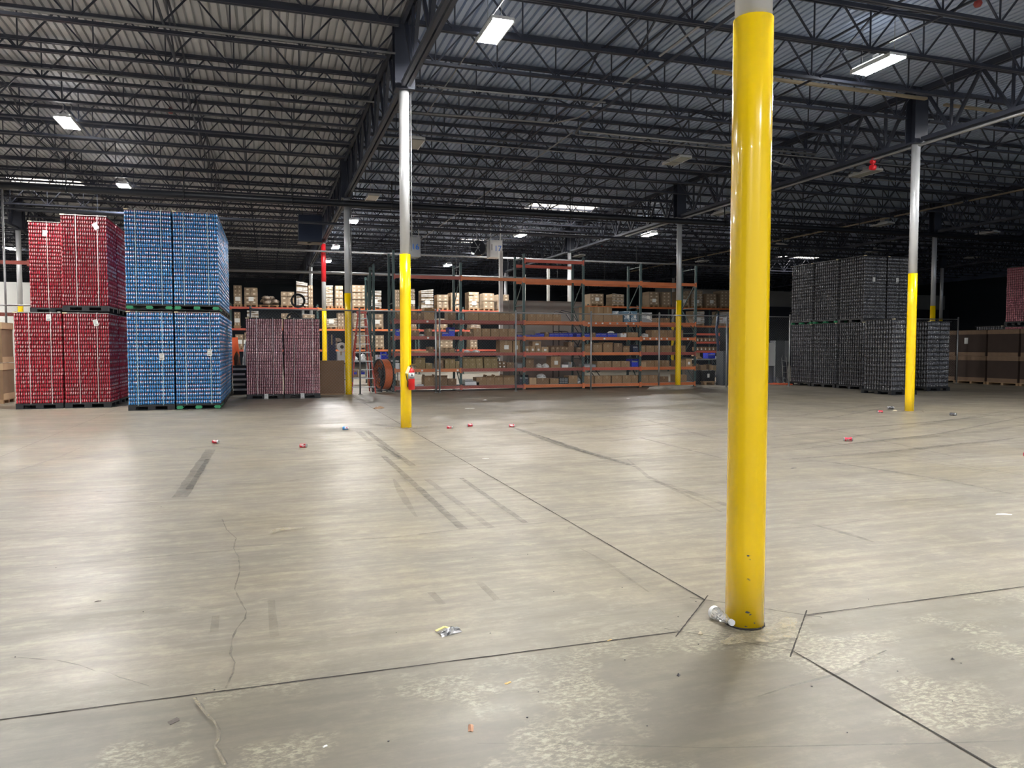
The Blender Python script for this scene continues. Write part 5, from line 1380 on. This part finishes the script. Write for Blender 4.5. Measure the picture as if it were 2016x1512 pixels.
m = MB(); m.bar((-.045, -.035, .445), (-.10, -.04, .315), .055, .002, up=(0, 1, 0)); m.build('inspection_tag', mat('tag cream', (.85, .80, .45), .6), r)['label'] = 'cream paper inspection tag'
m = MB(); m.box(-.05, .05, .06, .09, .12, .45); m.bar((-.07, .0, .20), (-.07, .08, .20), .01); m.bar((.07, .0, .20), (.07, .08, .20), .01); m.build('bracket', galv, r)

# ------------------------------------------------------------------ litter on the floor
def litter_can(px, py, ang, colour, label, crushed=0.0, scale=1.0):
    p = atZ(px, py); rad, h = .030 * scale, .115 * scale
    prof = [(rad * .8, 0), (rad, .008), (rad, h * .3), (rad * (1 - crushed * .5), h * .5), (rad * (1 - crushed * .2), h * .7), (rad, h * .86), (rad * .84, h * .95), (rad * .88, h)]
    ph = random.uniform(0, 6)
    wobf = (lambda a, z: 1 - crushed * .35 * (0.5 + 0.5 * math.sin(2 * a + ph + z * 30))) if crushed else None
    m = MB(); m.lathe(prof, 20, [1, 0, 0, 0, 0, 1, 1, 1], wob=wobf)
    me = m.mesh('drink_can', [canmat[colour], rimmat['black']])
    uvl = me.uv_layers.new(name='UVMap')
    for poly in me.polygons:
        for li in poly.loop_indices:
            v = me.vertices[me.loops[li].vertex_index].co; uvl.data[li].uv = ((math.atan2(v.y, v.x) / (2 * PI)) % 1.0, v.z / h)
    o = link('drink_can', me, None, (p[0], p[1], rad * .97)); o.rotation_euler = (PI / 2, random.uniform(0, 6), ang)
    tag(o, label, 'can', 'stray cans on the floor')
    return o
litter_can(674, 846, 1.35, 'blue', 'blue can lying left of the extinguisher column foot')
litter_can(419, 873, .9, 'red', 'red and white can on the floor below the blue stacks', .3)
litter_can(590, 881, 1.2, 'red', 'dark red can between blue stacks and extinguisher column')
litter_can(880, 844, 1.0, 'red', 'dented red can just right of the extinguisher column', .5)
litter_can(920, 840, 1.7, 'red', 'red can, middle of three right of the extinguisher column', .2)
litter_can(1002, 841, 1.4, 'red', 'red can, rightmost of three right of the extinguisher column', .4)
litter_can(1661, 869, 1.3, 'red', 'crushed red can on the floor right of the closest column', .6, 1.25)
litter_can(1728, 813, 1.4, 'red', 'red can left of the right yellow column foot', .3, 1.1)
litter_can(1747, 806, 1.25, 'black', 'black can with silver ends left of the right column foot', 0, 1.35)
litter_can(1870, 818, .3, 'black', 'silver end of a can right of the right column', .1, 1.2)
litter_can(2014, 898, .5, 'red', 'pale can cut by the right edge', .3)
def scrap(name, px, py, sx, sy, hz, mt, lab, cat, rz=0.0, n=7, seed=1):
    rnd = random.Random(seed); p = atZ(px, py); m = MB()
    for j in range(n):
        for i in range(n):
            u, v = i / (n - 1) - .5, j / (n - 1) - .5
            fall = max(0.0, 1 - 3.0 * (u * u + v * v)); z = .002 + hz * fall * rnd.uniform(.3, 1.0)
            m.v.append((u * sx * (1 + rnd.uniform(-.08, .08)), v * sy * (1 + rnd.uniform(-.1, .1)) + .2 * sy * math.sin(u * 3), z))
    top = len(m.v)
    for j in range(n - 1):
        for i in range(n - 1):
            m.face([j * n + i, j * n + i + 1, (j + 1) * n + i + 1, (j + 1) * n + i], rnd.choice(range(len(mt))) if isinstance(mt, list) else 0)
    # underside rests on the floor
    b0 = len(m.v)
    for (x_, y_, z_) in list(m.v[:top]): m.v.append((x_ * .96, y_ * .96, .0007))
    per = [i for i in range(n)] + [j * n + n - 1 for j in range(1, n)] + [(n - 1) * n + i for i in range(n - 2, -1, -1)] + [j * n for j in range(n - 2, 0, -1)]
    for a, b_ in zip(per, per[1:] + per[:1]): m.face([a, a + b0, b_ + b0, b_])
    m.face([i + b0 for i in reversed(per)])
    o = m.build(name, mt, None, (p[0], p[1], 0), (0, 0, rz)); tag(o, lab, cat); return o
foil = mat('crinkled foil', (.55, .55, .56), .25, .6); blkfilm = mat('black film', (.05, .05, .055), .3); yelfilm = mat('yellow film', (.80, .70, .25), .4)
r = empty('snack_wrapper', atZ(886, 1245)); tag(r, 'crumpled silver and black wrapper with yellow strip in mid floor', 'wrapper')
o = scrap('foil_sheet', 886, 1245, .125, .075, .034, [foil, blkfilm, blkfilm, foil, greypl], None, None, .1, 9, 3); o.parent = r; o.location = (0, 0, 0)
m = MB(); m.bar((-.075, .015, .012), (-.02, .045, .018), .014, .004); m.bar((-.02, .045, .018), (.005, .02, .014), .012, .004); m.build('yellow_strip', yelfilm, r)
scrap('dry_leaf', 927, 1434, .055, .022, .012, mat('leaf brown', (.50, .27, .17), .7), 'curled brown dry leaf on the near slab', 'leaf', 1.1, 5, 4)
scrap('dry_leaf', 1000, 1345, .035, .014, .004, mat('leaf tan', (.60, .40, .16), .7), 'small tan leaf flake near the joint', 'leaf', .2, 5, 5)
scrap('dry_leaf', 1200, 1261, .03, .010, .004, mat('leaf tan', (.60, .40, .16), .7), 'small orange flake on the joint left of the closest column', 'leaf', .1, 5, 15)
scrap('pebble', 1379, 1248, .028, .022, .022, mat('pebble cream', (.52, .45, .33), .7), 'cream pebble left of the closest column foot', 'pebble', .3, 5, 6)
scrap('pebble', 1336, 1330, .020, .016, .014, blkfilm, 'black pebble below the closest column', 'pebble', .3, 5, 7)
scrap('paper_scrap', 1976, 1013, .14, .04, .012, paper, 'white paper strip with red edge on the right floor', 'paper', -.5, 6, 8)
scrap('paper_scrap', 956, 903, .10, .02, .006, paper, 'thin pale scrap in the middle floor', 'paper', -.2, 5, 9)
scrap('paper_scrap', 925, 804, .25, .10, .01, paper, 'white scrap far right of the extinguisher column', 'paper', -.3, 5, 10)
scrap('paper_scrap', 955, 788, .16, .10, .03, paper, 'small white scrap near the fence', 'paper', .2, 5, 11)
scrap('paper_scrap', 1237, 785, .14, .10, .03, paper, 'small white scrap in front of the fourth shelving bay', 'paper', .2, 5, 12)
scrap('paper_scrap', 746, 804, .32, .22, .07, mat('scrap tan', (.42, .27, .17), .8), 'crumpled tan paper left of the extinguisher column', 'paper', .4, 8, 13)
scrap('paper_scrap', 1762, 809, .22, .10, .03, mat('scrap cream', (.7, .65, .5), .7), 'cream scrap touching the right column foot', 'paper', .5, 6, 14)
scrap('twig', 1680, 811, .13, .05, .01, blkfilm, 'dark twig left of the stray red can', 'twig', .1, 5, 16)
scrap('rubber_flake', 1562, 922, .09, .03, .008, blkfilm, 'black rubber flake right of the closest column', 'flake', .0, 5, 17)
scrap('rubber_flake', 1875, 1298, .018, .012, .010, blkfilm, 'black crumb on the right near slab', 'flake', .0, 5, 18)
scrap('rubber_flake', 193, 1184, .035, .012, .004, mat('grey flake', (.12, .10, .09), .7), 'grey flake on the left floor', 'flake', .1, 5, 19)
scrap('rubber_flake', 342, 1420, .045, .035, .003, mat('grey flake', (.12, .10, .09), .7), 'oval chip on the near left slab', 'flake', .4, 6, 20)
scrap('rubber_flake', 640, 1470, .018, .012, .006, paper, 'white crumb at the bottom of the near slab', 'flake', .1, 5, 21)
rnd = random.Random(11); m = MB()
for (px, py) in [(441, 974), (317, 998), (1213, 914), (1225, 1157), (1039, 1092), (930, 1098), (1165, 1017), (1009, 1052), (1090, 1165), (965, 1247), (1240, 1259), (1060, 1363), (1038, 1413), (1230, 1300), (1375, 1269),
                 (1767, 1322), (1892, 1306), (1668, 1443), (1710, 1180), (1120, 1040), (110, 1118), (30, 1294), (422, 1359), (282, 1205), (1445, 985), (1370, 1185), (765, 1460), (1274, 1430), (1598, 1352), (1875, 1381), (780, 1246), (1335, 1215)]:
    p = atZ(px, py); s_ = rnd.uniform(.0018, .0045)
    P = [(p[0] + s_ * rnd.uniform(.6, 1.3) * math.cos(k * PI / 3), p[1] + s_ * rnd.uniform(.6, 1.3) * math.sin(k * PI / 3)) for k in range(6)]
    m.prism(P, .0008, .004)
tag(m.build('floor_grit', blkfilm), 'scattered dark specks of grit over the floor', 'grit', kind='stuff')
# plastic bottle
def bottle():
    p = atZ(1404, 1222); k = NT('clear bottle')
    k.b.inputs['Base Color'].default_value = C(.95, .97, .98); k.b.inputs['Roughness'].default_value = .06
    k.b.inputs['Transmission Weight'].default_value = .75; k.b.inputs['IOR'].default_value = 1.25; k.b.inputs['Alpha'].default_value = .75
    r = empty('plastic_bottle', (2.355, 3.62, 0)); 
    a = atZ(1403, 1216); b_ = atZ(1436, 1236)
    r.scale = (1.2, 1.2, 1.2); r.location = (a[0], a[1], 0.037); ang = math.atan2(b_[1] - a[1], b_[0] - a[0]); r.rotation_euler = (0, 0, ang)
    tag(r, 'crushed clear plastic bottle lying against the closest column', 'bottle')
    rn = random.Random(2)
    def ringpts(x_, r_, cr):
        return [(x_ + rn.uniform(-.003, .003) * cr, r_ * (1 + rn.uniform(-.28, .12) * cr) * math.cos(t * PI / 10), r_ * (1 + rn.uniform(-.28, .12) * cr) * math.sin(t * PI / 10) * (1 - .15 * cr)) for t in range(20)]
    prof = [(0, .020, 0), (.004, .028, 0), (.02, .030, .1), (.035, .030, .3), (.05, .029, .5), (.062, .026, 1), (.075, .029, 1), (.088, .025, 1), (.10, .028, 1), (.112, .022, 1), (.125, .016, .6), (.135, .012, 0), (.15, .012, 0)]
    m = MB()
    for (x_, r_, cr) in prof: m.v += ringpts(x_, r_, cr)
    for j in range(len(prof) - 1):
        for i in range(20): m.face([j * 20 + i, (j + 1) * 20 + i, (j + 1) * 20 + (i + 1) % 20, j * 20 + (i + 1) % 20], 0, False)
    m.face(list(range(20)), 0)
    bd = m.build('body', k.m, r)
    m = MB(); m.cyl((.148, 0, 0), (.162, 0, 0), .0145, 18); m.build('cap', whitepl, bd)
    m = MB(); m.cyl((.008, 0, 0), (.030, 0, 0), .0312, 20, caps=False); m.build('label_sleeve', whitepl, bd)
bottle()
